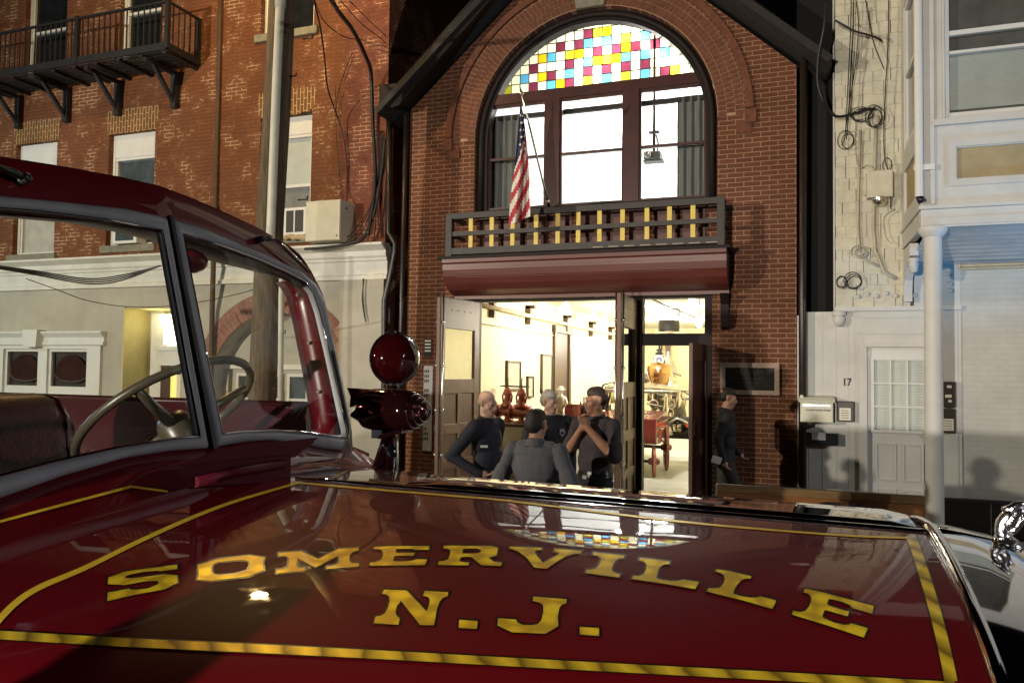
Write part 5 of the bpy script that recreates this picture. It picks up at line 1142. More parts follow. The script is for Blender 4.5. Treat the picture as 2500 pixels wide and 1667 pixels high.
letters = {
 'S': ([zt([(125,455),(340,378),(985,292),(985,350),(770,375),(740,368),(560,385),(400,415),(345,435),(330,458),(400,465),(640,438),(815,412),(985,425),(992,520),(835,600),(450,670),(110,750),(118,640),(385,592),(400,605),(470,608),(620,590),(730,545),(757,520),(740,500),(690,497),(560,505),(330,548),(118,537)],240,1320,K)]),
 'O': ([zt([(1242,300),(1470,232),(1890,178),(2065,208),(2050,280),(2065,360),(1885,440),(1410,496),(1238,478),(1255,400)],240,1320,K), zt([(1410,330),(1430,290),(1500,260),(1700,240),(1830,235),(1885,255),(1893,300),(1885,340),(1840,380),(1700,410),(1500,430),(1440,415),(1412,380)],240,1320,K)]),
 'M': ([zt([(108,203),(385,180),(590,272),(610,270),(850,147),(1102,133),(1097,172),(1030,185),(990,230),(983,275),(995,310),(1030,328),(1102,328),(1100,370),(700,400),(700,365),(770,358),(830,335),(855,300),(850,232),(565,380),(340,268),(325,330),(330,372),(360,385),(425,385),(435,405),(410,425),(82,453),(85,413),(160,402),(215,375),(238,320),(235,270),(215,248),(180,237),(108,237)],660,1310,K)]),
 'E': ([zt([(1297,125),(1520,112),(1985,112),(1980,160),(1815,160),(1780,148),(1660,148),(1570,150),(1562,185),(1585,198),(1800,197),(1790,233),(1600,233),(1548,240),(1533,290),(1545,305),(1700,302),(1770,295),(1825,278),(1958,278),(1930,350),(1238,358),(1245,320),(1320,312),(1380,285),(1405,240),(1408,195),(1390,165),(1350,153),(1290,152)],660,1310,K)]),
 'R': ([zt([(170,108),(760,110),(852,135),(830,232),(728,258),(800,308),(903,318),(885,362),(640,352),(515,250),(440,247),(385,252),(367,285),(375,305),(415,313),(490,317),(477,355),(100,348),(108,305),(170,300),(225,278),(245,230),(255,185),(245,160),(215,148),(167,147)],1050,1310,K), zt([(410,147),(500,142),(590,145),(632,160),(635,180),(610,197),(540,208),(400,205)],1050,1310,K)]),
 'V': ([zt([(993,120),(1395,135),(1390,163),(1320,165),(1308,200),(1340,245),(1410,322),(1560,245),(1605,210),(1600,195),(1550,183),(1557,148),(1885,172),(1872,208),(1800,208),(1700,240),(1600,295),(1455,395),(1300,380),(1215,270),(1110,185),(1040,158),(990,148)],1050,1310,K)]),
 'I': ([zt([(255,87),(633,130),(625,160),(570,165),(525,195),(490,245),(477,300),(490,330),(530,348),(588,358),(567,403),(147,347),(160,308),(220,305),(280,290),(325,240),(348,185),(335,155),(300,130),(245,122)],1400,1330,K)]),
 'L': ([zt([(833,155),(1205,203),(1193,240),(1130,240),(1090,265),(1060,310),(1035,410),(1110,432),(1220,448),(1310,445),(1370,428),(1570,460),(1520,548),(1130,480),(733,422),(745,382),(820,385),(875,360),(905,310),(915,245),(890,210),(820,187)],1400,1330,K)]),
 'L2': ([zt([(255,97),(420,118),(692,185),(675,215),(610,212),(560,235),(510,290),(480,340),(460,400),(560,432),(680,450),(750,448),(800,432),(1000,485),(950,590),(600,490),(132,373),(155,328),(220,332),(290,325),(335,280),(358,220),(340,165),(300,140),(237,122)],1700,1370,K)]),
 'E2': ([zt([(1357,335),(1600,390),(2217,555),(2195,650),(1950,580),(1920,545),(1830,505),(1700,470),(1650,470),(1630,530),(1660,550),(1907,625),(1890,683),(1640,612),(1600,605),(1572,680),(1590,705),(1720,760),(1850,790),(1905,785),(1935,768),(2143,830),(2090,948),(1650,800),(1190,660),(1210,612),(1290,630),(1360,615),(1405,565),(1435,490),(1430,430),(1395,400),(1337,382)],1700,1370,K)]),
 'N': ([zt([(150,72),(365,80),(555,280),(580,215),(585,165),(565,140),(520,130),(537,83),(763,97),(755,135),(710,150),(680,185),(655,250),(625,412),(492,410),(310,180),(270,230),(255,290),(270,325),(298,345),(285,408),(50,393),(67,330),(110,322),(155,300),(185,245),(203,170),(195,135),(170,118),(127,112)],900,1420,K2)]),
 '.': ([zt([(868,360),(1043,372),(1035,448),(860,437)],900,1420,K2)]),
 'J': ([zt([(1578,138),(1897,165),(1893,205),(1850,215),(1825,250),(1810,330),(1815,420),(1695,493),(1370,480),(1232,415),(1240,345),(1410,357),(1425,385),(1470,408),(1560,412),(1620,400),(1655,360),(1672,280),(1672,230),(1650,200),(1570,180)],900,1420,K2)]),
 '.2': ([zt([(2020,427),(2205,440),(2205,515),(2020,500)],900,1420,K2)]),
}
m_outline = M('black_letter_edge', (.006,.004,.004), .3, var=0, coat=.5)
for k_, lp in letters.items():
    lt = decal([(lp[0], lp[1:])], 'gold_letter', m_gold, .0016)
    decal([(lp[0], lp[1:])], 'letter_outline', m_outline, .0008, parent=lt, grow=4.6)
def band(cpts, wd, name, mat, lift):
    """a stripe of pixel width wd along a polyline"""
    P_ = []
    for i in range(len(cpts)-1):
        a = Vector(cpts[max(i-1,0)]); p = Vector(cpts[i]); q = Vector(cpts[i+1]); d = Vector(cpts[min(i+2,len(cpts)-1)])
        for k in range(8):
            t = k/8; P_.append(.5*((2*p)+(q-a)*t+(2*a-5*p+4*q-d)*t*t+(3*p-a-3*q+d)*t**3))
    P_.append(Vector(cpts[-1])); n = len(P_); r0 = []; r1 = []
    for i, p in enumerate(P_):
        t = (P_[min(i+1,n-1)]-P_[max(i-1,0)]).normalized(); nn = Vector((-t.y,t.x)); ww = wd(i/(n-1)) if callable(wd) else wd
        r0.append(hood_hit(*(p+nn*ww/2), lift)); r1.append(hood_hit(*(p-nn*ww/2), lift))
    b = MB(); b.grid([r0,r1]); return b.build(name, mat, hood)
low_c = [(-40,1547),(0,1549),(182,1560),(387,1571),(690,1585),(1000,1601),(1250,1615),(1622,1635),(1941,1652),(2330,1674)]
band(low_c, lambda t: 21, 'gold_stripe', m_turned, .0014); band(low_c, 27, 'stripe_edge', m_outline, .0007)
fr_c = [(2224,1310),(2237,1343),(2255,1397),(2273,1456),(2291,1522),(2311,1607),(2322,1664)]
band(fr_c, lambda t: 22+10*t, 'gold_stripe', m_turned, .0014); band(fr_c, lambda t: 28+11*t, 'stripe_edge', m_outline, .0007)
lf_c = [(728,1178),(587,1219),(480,1258),(345,1318),(208,1385),(98,1432),(39,1470),(-12,1522)]
band(lf_c, lambda t: 5+12*t, 'gold_line', m_goldline, .0014)
band([(728,1178),(926,1195),(1120,1211),(1250,1223),(1686,1275),(2047,1305),(2216,1312)], lambda t: 4.5, 'gold_line', m_goldline, .0014)
# far side lines just beyond the hinge
b = MB(); b.grid([[Vector((X, YC+dy, HZ(X,YC+dy)+.0015)) for X in [-1.08+i*.05 for i in range(26)]] for dy in (.05,.056)]); b.build('gold_line', m_goldline, hood)
b = MB(); b.grid([[Vector((-1.10-t*.14+k, YC+.05+t*.3, HZ(-1.1,YC+.05+t*.3)+.0015)) for t in [i/8 for i in range(9)]] for k in (0,.012)]); b.build('gold_line', m_goldline, hood)
# ---------------------------------------------------------------- cab: windshield plane
def WX(Y, z): return -1.44-.274*(z-1.83)-.08*abs(Y-YC)
WN_far = Vector((1,.08,.274)).normalized(); WN_near = Vector((1,-.08,.274)).normalized()
def ws(x, y, far=True):
    d = ray(x, y); n = Vector((1, .08 if far else -.08, .274)); c = Vector((-1.44, YC, 1.83))
    t = n.dot(c-Vector((0,0,ZC)))/n.dot(d); return Vector((0,0,ZC))+d*t
def mir(p): return Vector((p.x, 2*YC-p.y, p.z))
z4 = lambda x,y: (x/2.24, y/2.24+500)
g_out = [ws(*z4(x,y)) for x,y in ((938,82),(1100,128),(1300,212),(1500,300),(1640,368),(1720,432),(1765,505),(1795,630),(1840,850),(1880,1050),(1908,1230),(1900,1300),(1865,1340),(1780,1330),(1640,1302),(1480,1284),(1330,1295),(1182,1322))]
g_in = [ws(*z4(x,y)) for x,y in ((988,168),(1200,228),(1400,300),(1560,370),(1655,420),(1703,482),(1740,590),(1790,800),(1830,980),(1862,1130),(1886,1240),(1874,1272),(1800,1265),(1640,1245),(1480,1236),(1300,1243),(1240,1250),(1202,1258))]
for far in (True, False):
    fn = (lambda p: p) if far else mir; N = WN_far if far else WN_near
    b = MB(); n = len(g_out); F_ = .012; B_ = -.015
    oo = [fn(p) for p in g_out]; ii = [fn(p) for p in g_in]; mid = [(a+c)/2 for a,c in zip(oo,ii)]
    rws = [[p+N*B_ for p in oo],[p+N*.004 for p in oo],[p*.75+q*.25+N*F_ for p,q in zip(oo,ii)],[p*.3+q*.7+N*F_ for p,q in zip(oo,ii)],[p+N*.004 for p in ii],[p+N*B_ for p in ii]]
    b.grid([r+[r[0]] for r in rws]); gk = b.build('windshield_gasket', m_gasket, truck)
    b = MB(); b.tube([p+N*.008 for p in ii+[ii[0]]], .0035, 6); b.build('chrome_lip', m_chrome, gk)
    b = MB(); b.add([p for p in ii], [tuple(range(n))], False); b.build('windshield', m_shield, truck)
# black joint between the two panes
b = MB(); a_ = g_out[0]; c_ = g_out[-1]; b.obox((Vector((a_.x,YC,a_.z))+Vector((c_.x,YC,c_.z)))/2, (Vector((a_.x,YC,a_.z))-Vector((c_.x,YC,c_.z)))/2*1.02, (0,.0065,0), (.012,0,.004)); b.build('centre_post', m_rubber, truck)
# roof shell: header and crown
sil_px = [(-40,338),(0,345),(72,357),(160,380),(255,408),(370,446),(468,480),(553,517),(638,557),(697,591),(736,625),(758,655),(774,685),(788,722),(801,775),(818,850),(839,946),(862,1058),(874,1138)]
sil = [ws(*p) for p in sil_px]
sil_f = [p for p in sil if p.y >= YC]      # far half of the crown outline
top0 = sil_f[0]; topc = Vector((WX(YC,top0.z+.004), YC, top0.z+.004))
half = [topc]+sil_f
gt = g_out[:13]                              # gasket outline top and far side
def resample(P_, n):
    L = [0]
    for i in range(1,len(P_)): L.append(L[-1]+(P_[i]-P_[i-1]).length)
    out = []
    for k in range(n):
        s_ = L[-1]*k/(n-1); i = 0
        while i < len(L)-2 and L[i+1] < s_: i += 1
        f = (s_-L[i])/max(1e-9,L[i+1]-L[i]); out.append(P_[i]+(P_[i+1]-P_[i])*f)
    return out
NR = 40
ga = resample([Vector((WX(YC,g_out[0].z), YC, g_out[0].z))]+gt, NR); ha = resample(half, NR)
full = lambda r: [mir(p) for p in r[::-1]]+r[1:]
r0 = full([p+WN_far*-.004 for p in ga]); 
r1 = full([(p*.5+q*.5)+WN_far*.004 for p,q in zip(ga,ha)])
r2 = full([p+WN_far*-.010 for p in ha])
def back(r, dx, f=1.0, dz=0): return [Vector((p.x-dx*(1-.88*min(1,max(0,(abs(p.y-YC)-.35)/.30))), YC+(p.y-YC)*f, p.z+dz)) for p in r]
topn = int(NR*.62)
b = MB(); b.grid([r0, r1, r2]); b.build('windshield_frame', m_paint, truck)
hr = full(ha[:topn])
b = MB(); b.grid([[p+Vector((-.010,0,0)) for p in hr], back(hr,.05,.998,.006), back(hr,.18,1.0,.014), back(hr,.30,1.0,.012), back(hr,.36,.998,.0), back(hr,.375,.995,-.03)]); b.build('cab_roof', m_paint, truck)
inn_ = full([p+WN_far*-.05 for p in ga[:topn]])
b = MB(); b.grid([[p+WN_far*-.012 for p in full(ga[:topn])], back(inn_,.0,1,-.02), back(inn_,.16,1,-.01), back(inn_,.26,1,.04), back(inn_,.30,1,.06)]); b.build('headliner', m_leather, truck)
for s_ in (1,-1):   # front posts behind the glass
    f_ = (lambda p: p) if s_ > 0 else mir
    b = MB(); q = ga[int(NR*.50):]
    a0 = [f_(p+Vector((-.012,-.0,0))) for p in q]; a1 = [f_(p+Vector((-.075,-.050,0))) for p in q]; a2 = [f_(p+Vector((-.15,-.012,0))) for p in q]; a3 = [f_(p+Vector((-.12,.03,0))) for p in q]
    b.grid([a0,a1,a2,a3,a0]); b.build('door_post', M('door_post_red', (.075,.003,.007), .3, spec=.4, var=.2, scale=6, coat=.4), truck)
    b = MB()
    for p in a1[2::5]: b.lathe([(.007,0),(.007,.004),(.004,.004)], p+Vector((.006,-.004*s_,0)), (1,-.5*s_,0), 10)
    b.build('rivet', m_gasket, truck)
bump = ws(*z4(1200,335)); b = MB(); b.sphere(bump+Vector((-.12,0,.02)), .055, 14, (1,1.2,.7)); b.build('mirror_back', m_paint, truck)
# cowl below the windshield
b = MB(); lowf = [g_out[i] for i in range(11,18)][::-1]; lowr = [mir(p) for p in lowf[::-1]]+lowf
end = sil[-1]; lowr = [mir(end)]+lowr+[end]
r0 = [p+Vector((-.02,0,.005)) for p in lowr]; r1 = [Vector((p.x+.03, p.y, p.z-.02)) for p in lowr]; r2 = [Vector((p.x+.10, p.y, HZ(p.x+.10,p.y)+.012)) for p in lowr]; r3 = [Vector((p.x+.15, p.y, HZ(p.x+.15,p.y)-.01)) for p in lowr]
b.grid([r0,r1,r2,r3]); b.build('cowl', m_paint, truck)
from mathutils.bvhtree import BVHTree
cv = [Vector(v) for v in b.v]; hv_ = [Vector(v) for r in rowsg for v in r]; nn_ = len(rowsg[0])
hf = [(i*nn_+k, i*nn_+k+1, (i+1)*nn_+k+1, (i+1)*nn_+k) for i in range(len(rowsg)-1) for k in range(nn_-1)]
bvh = BVHTree.FromPolygons(cv+hv_, [tuple(f) for f in b.f]+[tuple(i+len(cv) for i in f) for f in hf])
for pts_, wd_ in (([(-30,1283),(80,1253),(200,1221),(319,1189)],6.5), ([(319,1189),(409,1201)],5)):
    P_ = [Vector(pts_[i])+(Vector(pts_[i+1])-Vector(pts_[i]))*k/10 for i in range(len(pts_)-1) for k in range(10)]+[Vector(pts_[-1])]; r0_ = []; r1_ = []
    for p in P_:
        for s_, rr_ in ((-1,r0_),(1,r1_)):
            d = ray(p.x, p.y+s_*wd_/2).normalized(); hit = bvh.ray_cast(Vector((0,0,ZC)), d)
            rr_.append((hit[0]+hit[1]*(.002 if hit[1].dot(d) < 0 else -.002)) if hit[0] is not None else Vector((0,0,ZC))+d*1.6)
    gb = MB(); gb.grid([r0_,r1_]); gb.build('gold_line', m_goldline, truck)
# cowl ventilator
zl = lambda x,y: (x/3.36+420, y/3.36+1040)
def at_x(px, X):   # point of a pixel ray on the plane x = X
    d = ray(*px); t = X/d.x; return Vector((0,0,ZC))+d*t
b = MB(); XV = -1.30
XV = -1.21; A = [at_x(zl(*p), XV) for p in ((125,500),(125,340),(560,268),(930,235),(975,240),(975,420),(940,450))]
bk = [p+Vector((-.05,.062,-.016)) for p in A]
b.grid([A+[A[0]], bk+[bk[0]]], False); b.add(A, [tuple(range(len(A)))], False)
T_ = [at_x(zl(*p), XV+.015) for p in ((122,335),(345,205),(750,140),(1205,92),(1045,215),(960,232),(560,268))]
b.add(T_, [tuple(range(len(T_)))], False); b.add([p+Vector((-.012,0,-.012)) for p in T_], [tuple(range(len(T_)))[::-1]], False)
m_vent = M('cowl_maroon', (.060,.005,.011), .45, spec=.12, var=.15); vent = b.build('cowl_vent', m_vent, truck)
b = MB(); b.tube([at_x(zl(190,458),XV+.004), at_x(zl(520,375),XV+.008), at_x(zl(910,310),XV+.006)], .012, 10); b.build('vent_ridge', m_vent, vent)
# wipers at the header
for far in (True, False):
    fn = (lambda p: p) if far else mir; N = WN_far if far else WN_near
    z8 = lambda x,y: (x/4.126+400, y/4.126+480)
    a_ = fn(ws(*z8(925,445)))+N*.02; c_ = fn(ws(*z8(1030,450)))+N*.03; e_ = fn(ws(*z8(1400,765)))+N*.025
    b = MB(); b.lathe([(.012,0),(.011,.03),(.006,.035),(.001,.035)], a_-N*.02, N, 12); b.tube([a_,(a_+c_)/2+N*.004,c_],[.008,.009,.006],8); wp = b.build('wiper', m_black, truck)
    b = MB(); b.tube([c_,(c_+e_)/2+N*.004,e_],[.006,.005,.004],6); b.build('arm', m_chrome, wp)
    b = MB(); b.tube([c_+N*.002,e_-N*.006],.005,6); b.build('blade', m_rubber, wp)
# cab inside: far side, seat, dash, wheel
b = MB(); b.box(-4.6,-1.75,YC+.86,YC+.93,1.0,1.90); b.box(-4.6,-1.75,YC-.93,YC-.86,1.0,1.62); b.box(-4.6,-3.05,YC-.86,YC+.86,1.0,1.62); b.build('cab_body', m_paintdark, truck)
b = MB(); b.tube([(-4.6,YC+.895,1.905),(-1.75,YC+.895,1.905)],.014,8); b.build('door_cap', m_chrome, truck)
sec = [(x+.26,z) for x,z in ((-2.98,1.0),(-2.98,1.84),(-2.95,1.915),(-2.89,1.945),(-2.83,1.93),(-2.79,1.87),(-2.72,1.45),(-2.40,1.40),(-2.36,1.35),(-2.38,1.0))]
ys = [(YC-.80,.94),(YC-.77,.99),(YC-.72,1.0),(YC+.42,1.0),(YC+.47,.985),(YC+.50,.95)]
b.grid([[( -2.39+(x+2.39)*k, Y, 1.0+(z-1.0)*k) for x,z in sec] for Y,k in ys]); b.add([( -2.39+(x+2.39)*.94, ys[-1][0], 1.0+(z-1.0)*.95) for x,z in sec], [tuple(range(len(sec)))], False)
b.build('seat', m_leather, truck)
b = MB(); b.tube([( -2.39+(x+2.39)*.99, YC+.47, 1.0+(z-1.0)*.987) for x,z in sec[1:7]], .008, 6); b.build('seat_piping', m_leather, truck)
b = MB(); b.prism([(-1.50,1.35),(-1.46,1.74),(-1.62,1.79),(-1.80,1.73),(-1.84,1.40)], YC-.84, YC+.84, axis='Y') ; dash = b.build('dashboard', m_paintdark, truck)
# steering wheel: points traced on a tilted plane
swc = Vector((-1.90, YC+.32, 1.895)); axs = Vector((-.62,0,.78)).normalized(); u_ = Vector((0,1,0)); v_ = axs.cross(u_); rw = .285
b = MB(); b.tube([swc+(u_*math.cos(a)+v_*math.sin(a))*rw for a in [2*PI*i/36 for i in range(37)]], .0140, 10); swl = b.build('steering_wheel', m_wheel, truck)
b = MB()
for a in (R(90),R(210),R(330)): b.tube([swc+(u_*math.cos(a)+v_*math.sin(a))*.04-axs*.05, swc+(u_*math.cos(a)+v_*math.sin(a))*rw], [.020,.013], 8)
b.lathe([(.001,.02),(.05,.01),(.06,-.02),(.05,-.08),(.03,-.12),(.022,-.5)], swc-axs*.03, axs, 18); b.build('hub', m_wheel, swl)
# hood ornament: slim arched chrome figure
def atY(px, py, Y=YC): return S(px, py, Y)
z7 = lambda x,y,Y=YC: S(x/3.357+2150, y/3.357+1200, Y)
b = MB()
b.tube([z7(880,545),z7(920,470),z7(990,430),z7(1000,360),z7(985,310),z7(1000,250),z7(1040,195),z7(1060,150)], [.012,.018,.018,.013,.011,.012,.011,.008], 12)
b.tube([z7(960,445),z7(1030,440),z7(1085,450),z7(1110,470)], [.02,.022,.016,.010], 12)
b.tube([z7(1000,300),z7(1050,250),z7(1110,170),z7(1180,140)], [.010,.014,.010,.006], 10)
b.tube([z7(990,140),z7(1060,150),z7(1110,110),z7(1200,90)], [.004,.009,.007,.004], 10)
b.tube([z7(1060,155,YC),z7(1140,200,YC),z7(1150,240),z7(1090,310),z7(1030,340)], [.006,.006,.007,.008,.008], 8)
b.sphere(z7(1030,470), .026, 14); b.sphere(z7(910,560), .018, 12); b.tube([z7(880,570),z7(930,600),z7(1000,560)],[.008,.014,.016],10)
b.build('hood_ornament', M('worn_chrome', (.80,.80,.84), .2, metal=1, var=.1, bump=.3, bscale=120), truck)
b = MB(); b.tube([z7(470,345,YC),z7(700,395,YC),z7(940,450,YC),z7(1200,640,YC)], [.012,.014,.016,.018], 10); b.build('nose_spear', m_chrome, nose)
# siren with red beacon on the far fender
YS = 2.4
zs = lambda x,y,Y=YS: S(x/4.127+840, y/4.127+800, Y)
s0, s1 = zs(270,820), zs(905,815); sl = (s1-s0).length; r_ = (zs(500,600)-zs(500,1030)).length/2
b = MB(); b.lathe([(r_*.93,-.01),(r_*1.0,.02),(r_,sl*.40),(r_*.97,sl*.62),(r_*.84,sl*.76),(r_*.80,sl*.765),(r_*.66,sl*.84),(r_*.62,sl*.84),(r_*.50,sl*.91),(r_*.46,sl*.91),(r_*.36,sl*.95),(r_*.001,sl*.955)], s0, (1,-.12,0), 28); sir = b.build('siren', m_siren, truck)
ax_ = Vector((1,-.12,0)).normalized(); b = MB()
for f_,k in ((.77,.79),(.845,.63),(.912,.47)): 
    c = s0+ax_*sl*f_; a_ = Vector((0,0,1)); e_ = ax_.cross(a_); b.tube([c+(a_*math.cos(t)+e_*math.sin(t))*r_*k for t in [2*PI*i/24 for i in range(25)]], .0028, 6)
c = s0+ax_*sl*.956
for i in range(6): t = 2*PI*i/6; b.tube([c, c+(a_*math.cos(t)+e_*math.sin(t))*r_*.36-ax_*.002], .0025, 6)
b.build('grille', m_chrome, sir)
tail = [zs(300,610),zs(60,603),zs(90,680),zs(88,790),zs(55,875),zs(150,960),zs(300,1020)]
b = MB(); ctr = zs(52,885); rg = []
for i in range(13):
    t = 2*PI*i/12; rg.append(s0+Vector((.012,0,0))+(a_*math.cos(t)+e_*math.sin(t))*r_*.97)
b.grid([rg,[p*.5+ctr*.5 for p in rg],[p*.08+ctr*.92 for p in rg]], True)
fin = [zs(290,618),zs(60,603),zs(95,690),zs(85,800),zs(200,760)]; b.add([p+Vector((0,-.02,0)) for p in fin]+[p+Vector((0,.02,0)) for p in fin], [(0,1,2,3,4),(9,8,7,6,5)]+[(i,(i+1)%5,5+(i+1)%5,5+i) for i in range(5)], False)
b.build('siren_tail', m_siren, sir)
bc = zs(515,310); br = (zs(290,310)-zs(740,310)).length/2; rz = (zs(515,65)-zs(515,550)).length/2
b = MB(); ax2 = Vector((.75,-.6,0)).normalized()
b.lathe([(.001,-br*.75),(br*.45,-br*.68),(br*.8,-br*.42),(br,-br*.05),(br*1.02,0)], bc, ax2, 26); bea = b.build('beacon', m_chrome, sir)
b = MB(); b.lathe([(br*1.03,-.004),(br*1.0,.004),(br*.93,br*.28),(br*.75,br*.5),(br*.45,br*.64),(.001,br*.70)], bc, ax2, 26)
b.build('red_lens', m_lens, sir)
b = MB(); a3 = Vector((0,0,1)); e3 = ax2.cross(a3); b.tube([bc+(a3*math.cos(t)+e3*math.sin(t))*br*1.03 for t in [2*PI*i/30 for i in range(31)]], .005, 8); b.tube([zs(490,540),zs(490,600)], .022, 12); b.tube([zs(500,560),zs(500,566)], .034, 14); b.build('lens_ring', m_chrome, sir)
b = MB(); b.tube([zs(440,1030),zs(400,1200),zs(345,1420),zs(300,1650)], [.014,.018,.024,.03], 10); b.obox((zs(520,1060)), (.045,0,.012), (0,.04,0), (0,0,.008)); b.tube([zs(500,1090),zs(480,1300),zs(470,1650)], [.016,.024,.028], 10); b.obox(zs(370,1050),(.02,0,0),(0,.03,0),(0,0,.02)); b.build('siren_bracket', m_chrome, sir)

# ================================================================ PEOPLE
m_skin = M('skin', (.42,.22,.15), .5, var=.05, scale=25)
m_skinpale = M('pale_skin', (.50,.30,.22), .5, var=.05, scale=25)
m_skintan = M('tanned_skin', (.40,.20,.125), .5, var=.05, scale=25)
m_lip = M('lips', (.31,.145,.11), .5, var=.1)
m_eye = M('eyes', (.02,.018,.015), .3, var=0)
m_navyjacket = M('navy_jacket', (.012,.012,.024), .8, var=.35, scale=14, bump=.5, bscale=12)
m_blackjacket = M('black_jacket', (.009,.009,.011), .75, var=.35, scale=12, bump=.5, bscale=12)
m_greyshirt = M('grey_shirt', (.105,.105,.125), .85, var=.16, scale=9, bump=.7, bscale=9, streak=(3,3,.8))
m_polo = M('plum_polo', (.048,.036,.046), .8, var=.2, scale=12, bump=.6, bscale=10)
m_trousers = M('dark_trousers', (.012,.012,.015), .85, var=.3, bump=.4, bscale=14)
m_greytrousers = M('charcoal_trousers', (.030,.031,.030), .85, var=.3)
m_shoe = M('black_shoes', (.01,.01,.01), .4, var=.1)
m_hairdark = M('dark_hair', (.014,.010,.008), .6, var=.4, scale=60, bump=.5, bscale=120)
m_hairgrey = M('grey_hair', (.26,.24,.21), .7, var=.3, scale=60, bump=.4, bscale=120)
m_hairbrown = M('brown_hair', (.035,.020,.012), .6, var=.4, scale=60, bump=.5, bscale=120)
m_hairfair = M('short_fair_hair', (.40,.27,.17), .7, var=.2, scale=60)
m_belt = M('leather_belt', (.008,.008,.008), .35, var=.1)

def capsule(mb, p0, p1, r0, r1, seg=12):
    p0, p1 = Vector(p0), Vector(p1); d = p1-p0; L = max(d.length, 1e-5); d = d/L
    prof = []
    for i in range(5): a = PI/2*i/4; prof.append((r0*math.sin(a), -r0*math.cos(a)))
    for i in range(5): a = PI/2*i/4; prof.append((r1*math.cos(a), L+r1*math.sin(a)))
    mb.lathe(prof, p0, d, seg)
def remesh(prims, voxel, smooth=6):
    """one continuous surface grown round tapered limbs and ellipsoids"""
    mb = MB()
    for p in prims:
        if p[0] == 'c': capsule(mb, *p[1:5])
        else: mb.sphere(p[1], 1.0, 16, p[2])
    me = bpy.data.meshes.new('t'); me.from_pydata(mb.v, [], mb.f)
    bm = bmesh.new(); bm.from_mesh(me); bmesh.ops.remove_doubles(bm, verts=bm.verts, dist=1e-5); bmesh.ops.recalc_face_normals(bm, faces=bm.faces); bm.to_mesh(me); bm.free()
    o = bpy.data.objects.new('t', me); col.objects.link(o)
    md = o.modifiers.new('r', 'REMESH'); md.mode = 'VOXEL'; md.voxel_size = voxel
    ms = o.modifiers.new('s', 'SMOOTH'); ms.factor = .5; ms.iterations = smooth
    dg = bpy.context.evaluated_depsgraph_get(); dg.update()
    r = bpy.data.meshes.new_from_object(o.evaluated_get(dg)); bpy.data.objects.remove(o); bpy.data.meshes.remove(me)
    return r
def dist_prims(C, prims):
    out = np.zeros((len(prims), len(C)))
    for k, p in enumerate(prims):
        if p[0] == 'c':
            a, b_ = np.array(p[1]), np.array(p[2]); ab = b_-a; t = np.clip(((C-a)@ab)/max(1e-9, ab@ab), 0, 1)
            out[k] = np.linalg.norm(C-(a+t[:,None]*ab), axis=1)-(p[3]+(p[4]-p[3])*t)
        else:
            c, r = np.array(p[1]), np.array(p[2]); q = (C-c)/r; n = np.linalg.norm(q, axis=1)
            out[k] = (n-1)*r.min()*1.0
    return out
def flesh(name, prims, mats, parent, voxel=.009, smooth=5):
    me = remesh(prims, voxel, smooth); me.name = name
    n = len(me.polygons); C = np.zeros(n*3); me.polygons.foreach_get('center', C); C = C.reshape(-1,3)
    Dd = dist_prims(C, prims); idx = np.array([p[5] if p[0] == 'c' else p[3] for p in prims])[Dd.argmin(0)]
    me.materials.clear()
    for m in mats: me.materials.append(m)
    me.polygons.foreach_set('material_index', idx.astype(np.int32)); me.polygons.foreach_set('use_smooth', [True]*n); me.update()
    o = bpy.data.objects.new(name, me); col.objects.link(o); o.parent = parent; return o
